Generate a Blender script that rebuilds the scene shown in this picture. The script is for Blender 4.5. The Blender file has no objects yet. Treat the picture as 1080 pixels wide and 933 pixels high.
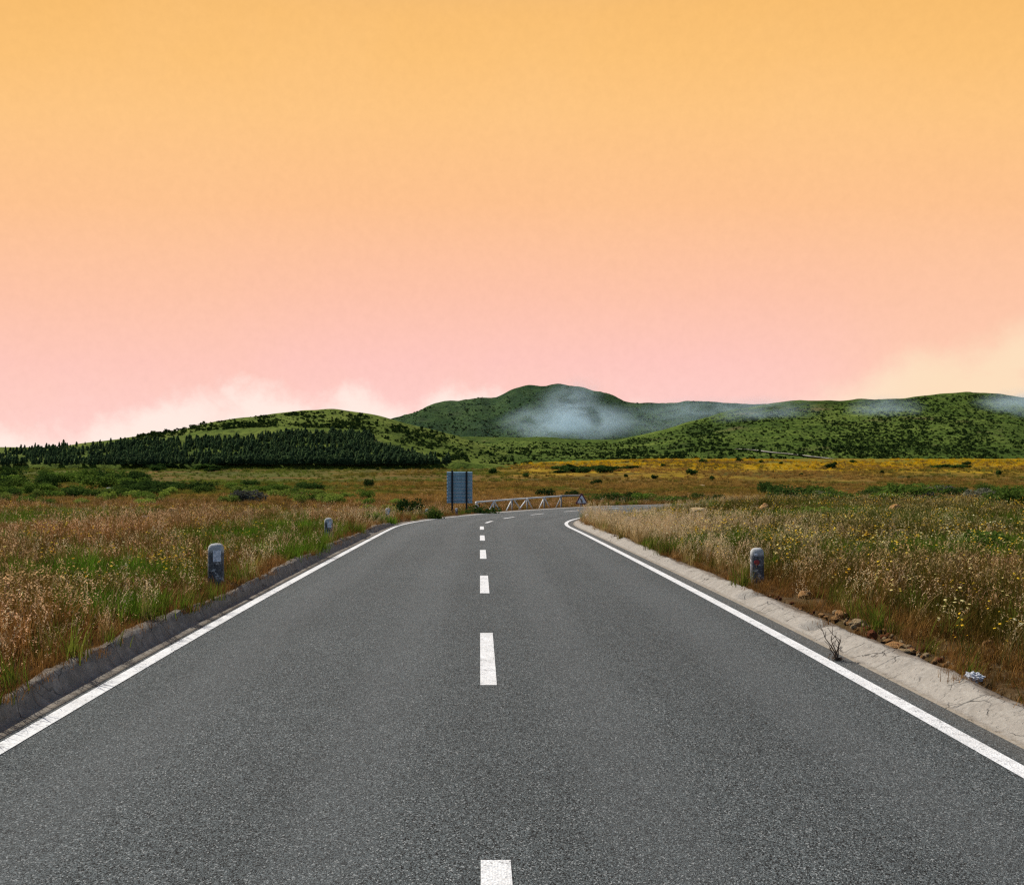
import bpy, bmesh, math, random
import numpy as np
from mathutils import Vector, Matrix, noise as mnoise
R = math.radians
rng = np.random.default_rng(7)
random.seed(7)
sc = bpy.context.scene
COL = sc.collection

# ------------------------------------------------------------------ numpy noise
def _hash(ix, iy, seed):
    h = (ix.astype(np.int64) * 374761393 + iy.astype(np.int64) * 668265263 + seed * 982451653) & 0xFFFFFFFF
    h = ((h ^ (h >> 13)) * 1274126177) & 0xFFFFFFFF
    return ((h ^ (h >> 16)) & 0xFFFF) / 65535.0
def vnoise(x, y, seed=0):
    x = np.asarray(x, float); y = np.asarray(y, float)
    ix = np.floor(x); iy = np.floor(y); fx = x - ix; fy = y - iy
    fx = fx * fx * (3 - 2 * fx); fy = fy * fy * (3 - 2 * fy)
    a = _hash(ix, iy, seed); b = _hash(ix + 1, iy, seed); c = _hash(ix, iy + 1, seed); d = _hash(ix + 1, iy + 1, seed)
    return (a * (1 - fx) + b * fx) * (1 - fy) + (c * (1 - fx) + d * fx) * fy
def fbm(x, y, seed=0, octv=4):
    s = 0; a = 0.5; f = 1.0; n = 0
    for k in range(octv):
        s = s + a * vnoise(x * f, y * f, seed + k * 17); n += a; a *= 0.5; f *= 2.03
    return s / n
def sstep(a, b, x):
    t = np.clip((np.asarray(x, float) - a) / (b - a), 0, 1)
    return t * t * (3 - 2 * t)

# ------------------------------------------------------------------ the lie of the land
CAMZ = 1.65
X0, YA, RC, TH = 0.065, 30.0, 45.0, R(76)
SA = YA + RC * TH
_px = [-60, 0, 8, 14, 20, 26, 31, 38, 45, 52, 60, 70, 90, 120, 200, 400, 650, 850, 1200, 2500, 8000]
_pz = [0, 0, 0, -.08, -.18, -.28, -.38, -.58, -.75, -.87, -.98, -1.2, -1.75, -2.5, -3.9, -6, -4.5, 1.5, 10, 20, 30]
_ty = np.arange(-60, 8000, 0.5)
_tz = np.interp(_ty, _px, _pz)
_near = np.convolve(np.pad(_tz, 8, 'edge'), np.ones(17) / 17, 'valid')
_tz = np.where(_ty < 90, _near, np.convolve(np.pad(_tz, 60, 'edge'), np.ones(121) / 121, 'valid'))
_w = sstep(80, 110, _ty); 
def prof(y): return np.interp(y, _ty, _tz)

def road_xy(s, t):
    s = np.asarray(s, float); t = np.asarray(t, float)
    th = np.clip((s - YA) / RC, 0, TH); r = RC - t
    x = X0 + RC - r * np.cos(th); y = YA + r * np.sin(th)
    pre = np.minimum(s - YA, 0); post = np.maximum(s - SA, 0)
    return x + post * math.sin(TH), y + pre + post * math.cos(TH)
def road_t(x, y):
    x = np.asarray(x, float); y = np.asarray(y, float)
    cx, cy = X0 + RC, YA
    th = np.arctan2(y - cy, cx - x)
    t = RC - np.hypot(x - cx, y - cy)
    ex, ey = cx - RC * math.cos(TH), cy + RC * math.sin(TH)
    tl = (x - ex) * math.cos(TH) - (y - ey) * math.sin(TH)
    t = np.where((th > TH) & (y >= YA) | (x >= cx) & (y >= YA), tl, t)
    return np.where(y < YA, x - X0, t)
def ground(x, y):
    x = np.asarray(x, float); y = np.asarray(y, float)
    t = road_t(x, y); at = np.abs(t)
    z = prof(y)
    left = 0.15 + 0.06 * sstep(3.4, 6, at)
    left = left * (1 - sstep(32, 42, y)) + 0.02 * sstep(32, 42, y) - (np.clip(at - 3.6, 0, 2.4) * .17 + np.clip(at - 6, 0, 12) * .02) * sstep(36, 46, y) * (1 - sstep(70, 100, y))
    right = 0.05 + 0.14 * sstep(3.8, 7, at)
    verge = np.where(t < 0, left, right)
    verge = verge + (fbm(x * .55, y * .55, 3, 3) - .5) * .16 * sstep(3.6, 6, at)
    verge = verge + (fbm(x * .09, y * .09, 5, 3) - .5) * (.25 * sstep(5, 14, at) + .9 * sstep(80, 200, y))
    verge = verge + .22 * np.exp(-(((x - 18) / 8) ** 2 + ((y - 46) / 14) ** 2)) - .30 * np.exp(-(((x - 6.5) / 5) ** 2 + ((y - 44) / 12) ** 2)) * (t > 3.5)
    ramp = np.where(t < 0, sstep(3.10, 3.24, at), sstep(3.36, 3.56, at))
    z = z + verge * ramp - .35 * (1 - ramp)
    z = z + sstep(300, 850, y) * 5.0 * sstep(-.03, .2, x / np.maximum(y, 50))
    return z
def hit(px, py):
    u = (px - 506) / 1000; w = (490 - py) / 1000
    d = np.concatenate([np.arange(3, 120, .05), np.arange(120, 1200, 1.0)])
    z = CAMZ + w * d; g = ground(u * d, d)
    k = np.argmax(z <= g)
    if z[k] > g[k]: k = len(d) - 1
    return u * d[k], d[k], float(g[k])

# ------------------------------------------------------------------ helpers
def mat(name):
    m = bpy.data.materials.new(name); m.use_nodes = True
    nt = m.node_tree; nt.nodes.clear()
    out = nt.nodes.new('ShaderNodeOutputMaterial')
    return m, nt, out
class NT:
    def __init__(s, nt): s.nt = nt
    def n(s, typ, ins=None, **kw):
        nd = s.nt.nodes.new('ShaderNode' + typ)
        for k, v in kw.items(): setattr(nd, k, v)
        for k, v in (ins or {}).items(): s.set(nd.inputs[k], v)
        return nd
    def set(s, sock, v):
        if isinstance(v, bpy.types.NodeSocket): s.nt.links.new(v, sock)
        elif isinstance(v, bpy.types.Node): s.nt.links.new(v.outputs[0], sock)
        else:
            if sock.type == 'RGBA' and len(v) == 3: v = (*v, 1)
            sock.default_value = v
    def math(s, op, a, b=0.0, c=0.0, clamp=False):
        nd = s.nt.nodes.new('ShaderNodeMath'); nd.operation = op; nd.use_clamp = clamp
        for i, v in enumerate((a, b, c)): s.set(nd.inputs[i], v)
        return nd.outputs[0]
    def vmath(s, op, a, b=(0, 0, 0), scale=None):
        nd = s.nt.nodes.new('ShaderNodeVectorMath'); nd.operation = op
        s.set(nd.inputs[0], a); s.set(nd.inputs[1], b)
        if scale is not None: s.set(nd.inputs['Scale'], scale)
        return nd.outputs[0]
    def mix(s, f, a, b, blend='MIX'):
        nd = s.nt.nodes.new('ShaderNodeMix'); nd.data_type = 'RGBA'; nd.blend_type = blend
        s.set(nd.inputs[0], f); s.set(nd.inputs[6], a); s.set(nd.inputs[7], b)
        return nd.outputs[2]
    def noise(s, vec, scale, detail=4, rough=.55, dist=0.0):
        nd = s.nt.nodes.new('ShaderNodeTexNoise')
        if vec is not None: s.set(nd.inputs['Vector'], vec)
        nd.inputs['Scale'].default_value = scale; nd.inputs['Detail'].default_value = detail
        nd.inputs['Roughness'].default_value = rough; nd.inputs['Distortion'].default_value = dist
        return nd.outputs[0]
    def ss(s, v, a, b):
        nd = s.nt.nodes.new('ShaderNodeMapRange'); nd.interpolation_type = 'SMOOTHSTEP'
        s.set(nd.inputs[0], v); s.set(nd.inputs[1], a); s.set(nd.inputs[2], b)
        return nd.outputs[0]
    def ramp(s, f, stops):
        nd = s.nt.nodes.new('ShaderNodeValToRGB'); cr = nd.color_ramp
        while len(cr.elements) < len(stops): cr.elements.new(.5)
        for e, (p, c) in zip(cr.elements, stops): e.position = p; e.color = (*c, 1)
        s.set(nd.inputs[0], f); return nd.outputs[0]
    def pos(s): return s.n('NewGeometry').outputs['Position']
    def bump(s, h, strength, dist):
        nd = s.n('Bump', {'Height': h, 'Strength': strength, 'Distance': dist}); return nd.outputs[0]
def pbr(T, out, color, rough=.9, spec=.2, normal=None, metal=0.0):
    b = T.n('BsdfPrincipled', {'Base Color': color, 'Roughness': rough, 'Specular IOR Level': spec, 'Metallic': metal})
    if normal is not None: T.set(b.inputs['Normal'], normal)
    T.nt.links.new(b.outputs[0], out.inputs[0]); return b
def simple(name, color, rough=.8, spec=.3, var=.25, scale=30, metal=0.0, bump=.3):
    m, nt, out = mat(name); T = NT(nt)
    c = T.n('TexCoord').outputs['Object']
    f = T.noise(c, scale, 5)
    k = T.ss(f, .3, .7)
    col = T.mix(k, tuple(v * (1 - var) for v in color), tuple(min(1, v * (1 + var)) for v in color))
    pbr(T, out, col, rough, spec, T.bump(f, bump, .01) if bump else None, metal); return m
def leafy(name, color_sock_fn, trans=.35, rough=.7):
    m, nt, out = mat(name); T = NT(nt)
    col = color_sock_fn(T)
    d = T.n('BsdfDiffuse', {'Color': col}); t = T.n('BsdfTranslucent', {'Color': col})
    mx = T.n('MixShader', {0: trans, 1: d.outputs[0], 2: t.outputs[0]})
    nt.links.new(mx.outputs[0], out.inputs[0]); return m

def link(o, parent=None, label=None, cat=None, group=None, kind=None):
    if not o.users_collection: COL.objects.link(o)
    if parent: o.parent = parent
    if label: o['label'] = label
    if cat: o['category'] = cat
    if group: o['group'] = group
    if kind: o['kind'] = kind
    return o
def newmesh(name, V, F, mats=(), midx=None, smooth=False, uv=None):
    me = bpy.data.meshes.new(name)
    me.from_pydata([tuple(map(float, v)) for v in V], [], [tuple(map(int, f)) for f in F])
    for m in mats: me.materials.append(m)
    if midx is not None: me.polygons.foreach_set('material_index', np.asarray(midx, np.int32))
    if smooth: me.polygons.foreach_set('use_smooth', np.ones(len(me.polygons), bool))
    if uv is not None:
        l = me.uv_layers.new(name='UVMap'); vi = np.empty(len(me.loops), np.int32); me.loops.foreach_get('vertex_index', vi)
        l.data.foreach_set('uv', np.asarray(uv, np.float32)[vi].ravel())
    me.update(); return me
def gridmesh(name, P, mats, smooth=True, uv=None, wrap=False):
    """P: (n,m,3) array -> quad sheet."""
    n, m, _ = P.shape
    me = bpy.data.meshes.new(name)
    me.vertices.add(n * m); me.vertices.foreach_set('co', P.astype(np.float32).ravel())
    i = np.arange(n - 1)[:, None] * m + np.arange(m - 1)[None, :]
    q = np.stack([i, i + 1, i + m + 1, i + m], -1).reshape(-1, 4)
    k = len(q)
    me.loops.add(k * 4); me.loops.foreach_set('vertex_index', q.ravel().astype(np.int32))
    me.polygons.add(k); me.polygons.foreach_set('loop_start', np.arange(0, k * 4, 4, dtype=np.int32))
    me.polygons.foreach_set('use_smooth', np.full(k, smooth))
    for mm in mats: me.materials.append(mm)
    me.update(calc_edges=True); me.validate()
    if uv is not None:
        l = me.uv_layers.new(name='UVMap'); l.data.foreach_set('uv', uv.reshape(-1, 2)[q.ravel()].astype(np.float32).ravel())
    return me
def ob(name, me, **kw): return link(bpy.data.objects.new(name, me), **kw)
def box_bm(bm, c, s, M=None):
    r = bmesh.ops.create_cube(bm, size=1)
    bmesh.ops.scale(bm, vec=s, verts=r['verts'])
    if M is not None: bmesh.ops.transform(bm, matrix=M, verts=r['verts'])
    bmesh.ops.translate(bm, vec=c, verts=r['verts']); return r['verts']
def bar_bm(bm, a, b, r, seg=7, r2=None):
    a = Vector(a); b = Vector(b); d = b - a
    res = bmesh.ops.create_cone(bm, cap_ends=True, segments=seg, radius1=r, radius2=r if r2 is None else r2, depth=d.length)
    M = Matrix.Translation((a + b) / 2) @ d.to_track_quat('Z', 'Y').to_matrix().to_4x4()
    bmesh.ops.transform(bm, matrix=M, verts=res['verts'])
def bm_mesh(bm, name, m, bevel=0.0, smooth=False):
    if bevel: bmesh.ops.bevel(bm, geom=bm.edges[:], offset=bevel, segments=2, affect='EDGES', profile=.6)
    me = bpy.data.meshes.new(name); bm.to_mesh(me); bm.free(); me.materials.append(m)
    if smooth: me.polygons.foreach_set('use_smooth', np.ones(len(me.polygons), bool))
    return me

# ------------------------------------------------------------------ camera, light, sky
cam = bpy.data.cameras.new('camera'); camo = bpy.data.objects.new('camera', cam); COL.objects.link(camo)
camo.location = (0, 0, CAMZ); camo.rotation_euler = (R(90), 0, 0)
cam.sensor_width = 36; cam.lens = 36 * 1000 / 1080; cam.shift_x = 34 / 1080; cam.shift_y = 23.5 / 1080
cam.clip_start = .05; cam.clip_end = 20000
sc.camera = camo
EL, AZ = R(46), R(-52)
SUN = Vector((math.sin(AZ) * math.cos(EL), math.cos(AZ) * math.cos(EL), math.sin(EL)))
ld = bpy.data.lights.new('sun', 'SUN'); ld.energy = 5.0; ld.angle = R(.53); ld.color = (1, .95, .86)
lo = bpy.data.objects.new('sun', ld); COL.objects.link(lo); lo.rotation_euler = (-SUN).to_track_quat('-Z', 'Y').to_euler()
sc.view_settings.view_transform = 'Standard'; sc.view_settings.look = 'None'; sc.view_settings.exposure = 0; sc.view_settings.gamma = 1
sc.cycles.use_denoising = False
sc.cycles.max_bounces = 6; sc.cycles.diffuse_bounces = 3; sc.cycles.transparent_max_bounces = 8; sc.cycles.volume_bounces = 3
sc.cycles.filter_width = 1.3

def s2l(r, g, b):
    return tuple((c / 255 / 12.92) if c / 255 <= .04045 else ((c / 255 + .055) / 1.055) ** 2.4 for c in (r, g, b))
W = bpy.data.worlds.new('World'); sc.world = W; W.use_nodes = True
nt = W.node_tree; nt.nodes.clear(); T = NT(nt)
sky = T.n('TexSky'); sky.sky_type = 'NISHITA'; sky.sun_disc = False; sky.sun_elevation = EL; sky.sun_rotation = AZ
sky.altitude = 1300; sky.air_density = 1; sky.dust_density = .6
gen = T.n('TexCoord').outputs['Generated']
sep = T.n('SeparateXYZ', {0: gen}); dx, dy, dz = sep.outputs
yy = T.math('MAXIMUM', dy, .05)
u = T.math('DIVIDE', dx, yy); w = T.math('DIVIDE', dz, yy)
f = T.math('DIVIDE', w, .6)
grad = T.ramp(f, [(0, s2l(255, 218, 212)), (.08, s2l(255, 208, 203)), (.18, s2l(254, 200, 191)), (.30, s2l(253, 195, 170)), (.46, s2l(253, 194, 144)), (.62, s2l(253, 197, 130)), (.72, s2l(251, 194, 119)), (.84, s2l(247, 189, 110))])
wisp = T.noise(gen, 3.0, 5, .6)
grad = T.mix(T.math('MULTIPLY', T.ss(wisp, .4, .7), .12), grad, s2l(255, 205, 150))
mot = T.n('MapRange', {0: T.noise(gen, 120, 4, .7), 1: .25, 2: .75, 3: .972, 4: 1.028}).outputs[0]
grad = T.vmath('SCALE', grad, scale=mot)
# warm glow to the right
grad = T.mix(T.math('MULTIPLY', T.math('MULTIPLY', T.ss(u, .2, .62), T.ss(w, .30, .07)), .38), grad, s2l(254, 208, 150))
fc = T.n('FloatCurve'); cv = fc.mapping.curves[0]
pts = [(-60, .05), (0, .054), (90, .058), (170, .068), (235, .086), (300, .083), (400, .09), (440, .07), (485, .092), (540, .086), (620, .07), (700, .068), (760, .074), (820, .064), (880, .075), (950, .112), (1000, .118), (1050, .135), (1100, .145), (1150, .14)]
def pu(p): return (p + 60) / 1210
cv.points[0].location = (0, .05); cv.points[1].location = (1, .7)
for p, v in pts[1:-1]: cv.points.new(pu(p), v * 5)
fc.mapping.update()
T.set(fc.inputs['Value'], T.math('DIVIDE', T.math('ADD', T.math('MULTIPLY', u, 1000), 566), 1210))
ct = T.math('DIVIDE', fc.outputs[0], 5)
nz = T.noise(gen, 14, 6, .62)
wd = T.math('ADD', w, T.math('MULTIPLY', T.math('SUBTRACT', nz, .5), .11))
cl = T.ss(T.math('SUBTRACT', ct, wd), T.math('MULTIPLY', T.ss(u, .2, .45), -.03), .035)
nz2 = T.noise(T.vmath('MULTIPLY', gen, (1.0, 1.0, 2.6)), 8, 6, .62, .5)
cl = T.math('MULTIPLY', cl, T.ss(nz2, .08, .50))
ccol = T.mix(T.ss(u, .2, .5), s2l(255, 238, 228), s2l(253, 226, 192))
grad = T.mix(T.math('MULTIPLY', cl, .9), grad, ccol)
grad = T.vmath('SCALE', grad, scale=10.0)
front = T.math('MULTIPLY', T.ss(dy, .45, .74), T.ss(dz, .62, .42))
colr = T.mix(front, sky.outputs[0], grad)
bg = T.n('Background', {'Color': colr, 'Strength': .1})
wo = T.n('OutputWorld'); nt.links.new(bg.outputs[0], wo.inputs[0])

# ------------------------------------------------------------------ materials
def m_asphalt():
    m, nt, out = mat('asphalt'); T = NT(nt); p = T.pos()
    uv = T.n('UVMap', uv_map='UVMap').outputs[0]
    v = T.n('TexVoronoi', {'Vector': p, 'Scale': 210.0}); v2 = T.n('TexVoronoi', {'Vector': p, 'Scale': 160.0})
    g = T.n('SeparateColor', {0: v.outputs['Color']}).outputs[0]; g2 = T.n('SeparateColor', {0: v2.outputs['Color']}).outputs[1]
    base = T.mix(g, (.012, .0145, .0148), (.162, .187, .188))
    base = T.mix(T.ss(g2, .90, .98), base, (.34, .355, .345))
    base = T.mix(T.ss(g2, .26, .12), base, (.007, .008, .008))
    st = T.vmath('MULTIPLY', uv, (1.4, .06, 1))
    big = T.noise(p, .45, 5, .6); lane = T.noise(st, 1.0, 4, .5); med = T.noise(p, 6, 4, .6)
    k = T.math('ADD', T.math('MULTIPLY', big, .5), T.math('ADD', T.math('MULTIPLY', lane, .6), T.math('MULTIPLY', med, .35)))
    base = T.mix(1.0, base, T.ramp(k, [(.45, (.78, .78, .78)), (1.0, (1.2, 1.2, 1.2))]), 'MULTIPLY')
    tt_ = T.math('ABSOLUTE', T.n('SeparateXYZ', {0: uv}).outputs[0])
    wav = T.math('MULTIPLY', T.math('SUBTRACT', T.noise(T.vmath('MULTIPLY', uv, (.5, .12, 1)), 1.0, 3), .5), .5)
    trk = T.math('COSINE', T.math('MULTIPLY', T.math('ADD', T.math('SUBTRACT', tt_, 1.42), wav), 4.4))
    base = T.mix(T.math('MULTIPLY', T.ss(trk, .2, -1.0), .16), base, (.16, .17, .17))
    edge = T.math('MULTIPLY', T.ss(T.math('ADD', tt_, T.math('MULTIPLY', med, .25)), 3.0, 3.15), .28)
    base = T.mix(edge, base, (.17, .15, .125))
    h = T.math('ADD', T.math('MULTIPLY', v.outputs['Distance'], -1), T.math('MULTIPLY', g, .5))
    pbr(T, out, base, .85, .2, T.bump(h, 1.0, .004)); return m
def m_paint():
    m, nt, out = mat('road_paint'); T = NT(nt); p = T.pos()
    v = T.n('TexVoronoi', {'Vector': p, 'Scale': 85.0}); g = T.n('SeparateColor', {0: v.outputs['Color']}).outputs[0]
    wear = T.math('ADD', T.math('MULTIPLY', T.noise(p, 9, 5, .7), .8), T.math('MULTIPLY', g, .32))
    k = T.ss(wear, .64, .78)
    base = T.mix(g, (.58, .58, .57), (.90, .90, .88))
    base = T.mix(T.math('MULTIPLY', T.ss(T.noise(p, 2.2, 4), .45, .75), .35), base, (.5, .49, .46))
    base = T.mix(T.math('MULTIPLY', k, .75), base, (.12, .12, .12))
    pbr(T, out, base, .75, .2, T.bump(v.outputs['Distance'], .7, .005)); return m
def m_kerb():
    m, nt, out = mat('kerb_concrete'); T = NT(nt); p = T.pos()
    uv = T.n('UVMap', uv_map='UVMap').outputs[0]
    a = T.noise(p, 3, 6, .65); b = T.noise(p, 22, 6, .7); c = T.noise(p, 120, 3, .6)
    col = T.mix(a, (.20, .175, .145), (.40, .36, .305))
    col = T.mix(T.ss(b, .45, .8), col, (.42, .385, .33))
    col = T.mix(T.math('MULTIPLY', T.ss(b, .46, .22), .8), col, (.10, .09, .075))
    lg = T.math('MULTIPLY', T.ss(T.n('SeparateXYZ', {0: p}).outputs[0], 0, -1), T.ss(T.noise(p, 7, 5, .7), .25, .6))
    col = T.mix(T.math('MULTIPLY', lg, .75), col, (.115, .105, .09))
    st = T.noise(T.vmath('MULTIPLY', uv, (2.0, 9.0, 1)), 1.0, 4, .7)
    col = T.mix(T.math('MULTIPLY', T.ss(st, .55, .75), .6), col, (.10, .085, .07))
    # joints between the cast lengths
    j = T.math('ABSOLUTE', T.math('SUBTRACT', T.math('FRACT', T.math('DIVIDE', T.math('ADD', T.n('SeparateXYZ', {0: uv}).outputs[1], T.math('MULTIPLY', a, .12)), 1.3)), .5))
    jk = T.math('MULTIPLY', T.ss(j, .489, .497), .7)
    col = T.mix(T.math('MULTIPLY', jk, T.math('MULTIPLY', T.ss(a, .35, .6), .8)), col, (.06, .055, .05))
    col = T.mix(T.math('MULTIPLY', T.ss(c, .35, .7), .22), col, (.52, .48, .42))
    wob = T.vmath('ADD', p, T.vmath('SCALE', T.n('TexNoise', {'Vector': p, 'Scale': 5.0, 'Detail': 4.0}).outputs['Color'], scale=.22))
    ve = T.n('TexVoronoi', {'Vector': wob, 'Scale': 3.2}, feature='DISTANCE_TO_EDGE').outputs['Distance']
    crk = T.math('MULTIPLY', T.ss(ve, .022, .006), T.ss(T.noise(p, 1.7, 3), .48, .58))
    pit = T.ss(T.n('TexVoronoi', {'Vector': wob, 'Scale': 17.0}).outputs['Distance'], .24, .12)
    col = T.mix(T.math('MULTIPLY', crk, .8), col, (.05, .045, .04))
    col = T.mix(T.math('MULTIPLY', T.math('MULTIPLY', pit, T.ss(b, .5, .6)), .6), col, (.11, .095, .075))
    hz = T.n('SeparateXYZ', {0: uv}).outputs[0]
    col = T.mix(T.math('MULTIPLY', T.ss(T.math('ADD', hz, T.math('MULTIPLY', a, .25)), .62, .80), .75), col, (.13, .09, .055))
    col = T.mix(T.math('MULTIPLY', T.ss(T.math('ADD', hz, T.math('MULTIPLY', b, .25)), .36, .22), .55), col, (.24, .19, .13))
    h = T.math('SUBTRACT', T.math('ADD', T.math('ADD', b, T.math('MULTIPLY', a, 2.0)), T.math('MULTIPLY', c, .5)), T.math('ADD', jk, T.math('ADD', crk, T.math('MULTIPLY', pit, .6))))
    pbr(T, out, col, .92, .15, T.bump(h, .8, .012)); return m
def m_ground():
    m, nt, out = mat('heath_ground'); T = NT(nt); p = T.pos()
    s = T.n('SeparateXYZ', {0: p}); X, Y, Z = s.outputs
    # near: soil and thatch
    n1 = T.noise(p, 1.3, 6, .65); n2 = T.noise(p, 14, 5, .7)
    near = T.ramp(n1, [(.3, (.055, .034, .016)), (.5, (.10, .060, .026)), (.7, (.075, .056, .020))])
    near = T.mix(T.ss(n2, .5, .75), near, (.16, .12, .07))
    # far: heath in streaks
    b1 = T.noise(T.vmath('MULTIPLY', p, (.9, .5, 1)), .014, 7, .66, 1.2)
    b2 = T.noise(T.vmath('MULTIPLY', p, (1.0, .35, 1)), .06, 7, .72); b3 = T.noise(p, .9, 4, .7)
    far = T.ramp(b1, [(.36, (.042, .046, .010)), (.44, (.105, .070, .016)), (.50, (.185, .098, .024)), (.55, (.115, .072, .016)), (.63, (.065, .062, .012))])
    far = T.mix(T.math('MULTIPLY', T.ss(b2, .52, .66), .5), far, (.25, .135, .04))
    far = T.mix(T.math('MULTIPLY', T.ss(b2, .50, .34), .85), far, (.042, .042, .010))
    far = T.mix(T.math('MULTIPLY', T.ss(b3, .5, .3), .5), far, (.055, .045, .018))
    uu = T.math('DIVIDE', X, T.math('MAXIMUM', Y, 10))
    # left part of the plain is greener
    lg = T.math('MULTIPLY', T.ss(uu, .02, -.22), T.ss(T.noise(T.vmath('MULTIPLY', p, (.5, .6, 1)), .015, 6, .65), .40, .54))
    far = T.mix(T.math('MULTIPLY', lg, .85), far, T.mix(b2, (.04, .055, .012), (.11, .125, .02)))
    # yellow flowering belt below the hills
    belt = T.math('MULTIPLY', T.ss(T.math('ADD', Y, T.math('MULTIPLY', b1, 500)), 640, 900), T.math('MULTIPLY', T.ss(uu, -.02, .1), T.ss(T.math('ADD', T.noise(T.vmath('MULTIPLY', p, (.3, 1, 1)), .016, 6, .65), T.math('MULTIPLY', b2, .12)), .36, .6)))
    far = T.mix(T.math('MULTIPLY', belt, .93), far, T.mix(T.ss(b2, .3, .7), (.20, .125, .01), (.46, .29, .01)))
    far = T.mix(T.math('MULTIPLY', T.math('MULTIPLY', T.ss(Y, 690, 790), T.ss(b2, .35, .6)), .75), far, (.075, .095, .018))
    col = T.mix(T.ss(Y, 55, 110), near, far)
    hh = T.math('ADD', b3, T.math('MULTIPLY', b2, 2.5))
    pbr(T, out, col, 1.0, .05, T.bump(T.math('ADD', n2, T.math('MULTIPLY', hh, 4)), .8, .08)); return m
def m_hill(name, dark, mid, light, sc_=1.0, dirt=(.17, .12, .06)):
    m, nt, out = mat(name); T = NT(nt); p = T.pos()
    a = T.noise(p, .006 * sc_, 7, .62); b = T.noise(p, .03 * sc_, 6, .68); c = T.noise(p, .14 * sc_, 5, .7)
    col = T.ramp(T.math('ADD', T.math('MULTIPLY', a, .55), T.math('MULTIPLY', b, .45)), [(.36, dark), (.49, mid), (.62, light)])
    col = T.mix(T.math('MULTIPLY', T.ss(c, .52, .36), .8), col, tuple(v * .42 for v in dark))
    col = T.mix(T.math('MULTIPLY', T.ss(c, .58, .75), .35), col, light)
    d = T.noise(p, .011 * sc_, 5, .6)
    col = T.mix(T.math('MULTIPLY', T.ss(d, .60, .72), .55), col, dirt)
    pbr(T, out, col, 1.0, .03, T.bump(T.math('ADD', b, T.math('MULTIPLY', c, .5)), .9, 4 / sc_)); return m
def tinted(lo_, mi_, hi_, bright=.5):
    def fn(T):
        t = T.n('Attribute', attribute_name='tint', attribute_type='INSTANCER').outputs['Fac']
        r = T.n('ObjectInfo').outputs['Random']
        c = T.ramp(t, [(.05, lo_), (.5, mi_), (.95, hi_)])
        return T.mix(1.0, c, T.mix(r, (1 - bright,) * 3, (1 + bright,) * 3), 'MULTIPLY')
    return fn
def shrubcol(a, b):
    def fn(T):
        r = T.n('ObjectInfo').outputs['Random']; g = T.n('NewGeometry').outputs['Random Per Island']
        c = T.mix(g, a, b)
        return T.mix(1.0, c, T.mix(r, (.62, .62, .7), (1.4, 1.36, 1.15)), 'MULTIPLY')
    return fn
M_asph, M_paint, M_kerb, M_ground = m_asphalt(), m_paint(), m_kerb(), m_ground()
M_dry = leafy('dry_stem', tinted((.38, .18, .055), (.105, .072, .012), (.066, .090, .011)))
M_head = leafy('seed_head', tinted((.74, .44, .25), (.42, .28, .12), (.34, .28, .11), .9))
M_green = leafy('green_blade', tinted((.13, .135, .02), (.105, .16, .016), (.09, .18, .014), .4), .4)
M_straw = leafy('straw_stem', tinted((.42, .26, .10), (.50, .35, .16), (.34, .25, .08), .4), .35)
M_oat = leafy('oat_head', tinted((.66, .44, .24), (.74, .56, .33), (.64, .50, .26), .35), .35)
M_low = leafy('thatch', tinted((.24, .118, .034), (.08, .055, .010), (.05, .068, .009), .5), .3)
M_heath = leafy('heath_blade', tinted((.32, .185, .048), (.21, .145, .028), (.14, .17, .026), .45))
M_petal = leafy('yellow_petal', tinted((.78, .40, .03), (.80, .55, .05), (.75, .66, .36), .25), .25)
M_fstem = leafy('flower_stem', lambda T: T.mix(.5, (.07, .10, .02), (.10, .10, .03)))
M_leaf_dk = leafy('leaf_dark', shrubcol((.022, .045, .012), (.055, .10, .022)))
M_leaf_md = leafy('leaf_mid', shrubcol((.05, .09, .016), (.13, .20, .035)), .4)
M_leaf_lt = leafy('leaf_light', shrubcol((.11, .16, .025), (.27, .35, .07)), .4)
M_leaf_gr = leafy('leaf_grey', shrubcol((.09, .095, .07), (.2, .2, .15)), .3)
M_leaf_br = leafy('leaf_brown', shrubcol((.06, .04, .025), (.14, .08, .045)), .3)
M_pine = leafy('pine_needles', shrubcol((.040, .074, .034), (.115, .165, .066)), .25)
M_bark = simple('bark', (.09, .065, .045), .95, .1)
M_twig = simple('dead_twig', (.10, .07, .05), .9, .1)
M_conc = None

# ------------------------------------------------------------------ ground sheet
def axis(lo, hi, step, far, growth):
    c = list(np.arange(lo, hi + 1e-6, step)); s = step; x = hi
    while x < far: s *= growth; x += s; c.append(x)
    s = step; x = lo; pre = []
    while x > -far: s *= growth; x -= s; pre.append(x)
    return np.array(pre[::-1] + c)
ax = axis(-16, 30, .25, 5000, 1.055); ay = axis(0, 84, .25, 4500, 1.045)
ay = ay[ay > -400]
GX, GY = np.meshgrid(ax, ay)
P = np.stack([GX, GY, ground(GX, GY)], -1)
g = ob('ground', gridmesh('ground', P, [M_ground]), kind='structure', label='brown and ochre heath plain running out to the hills')
g['category'] = 'ground'

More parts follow.
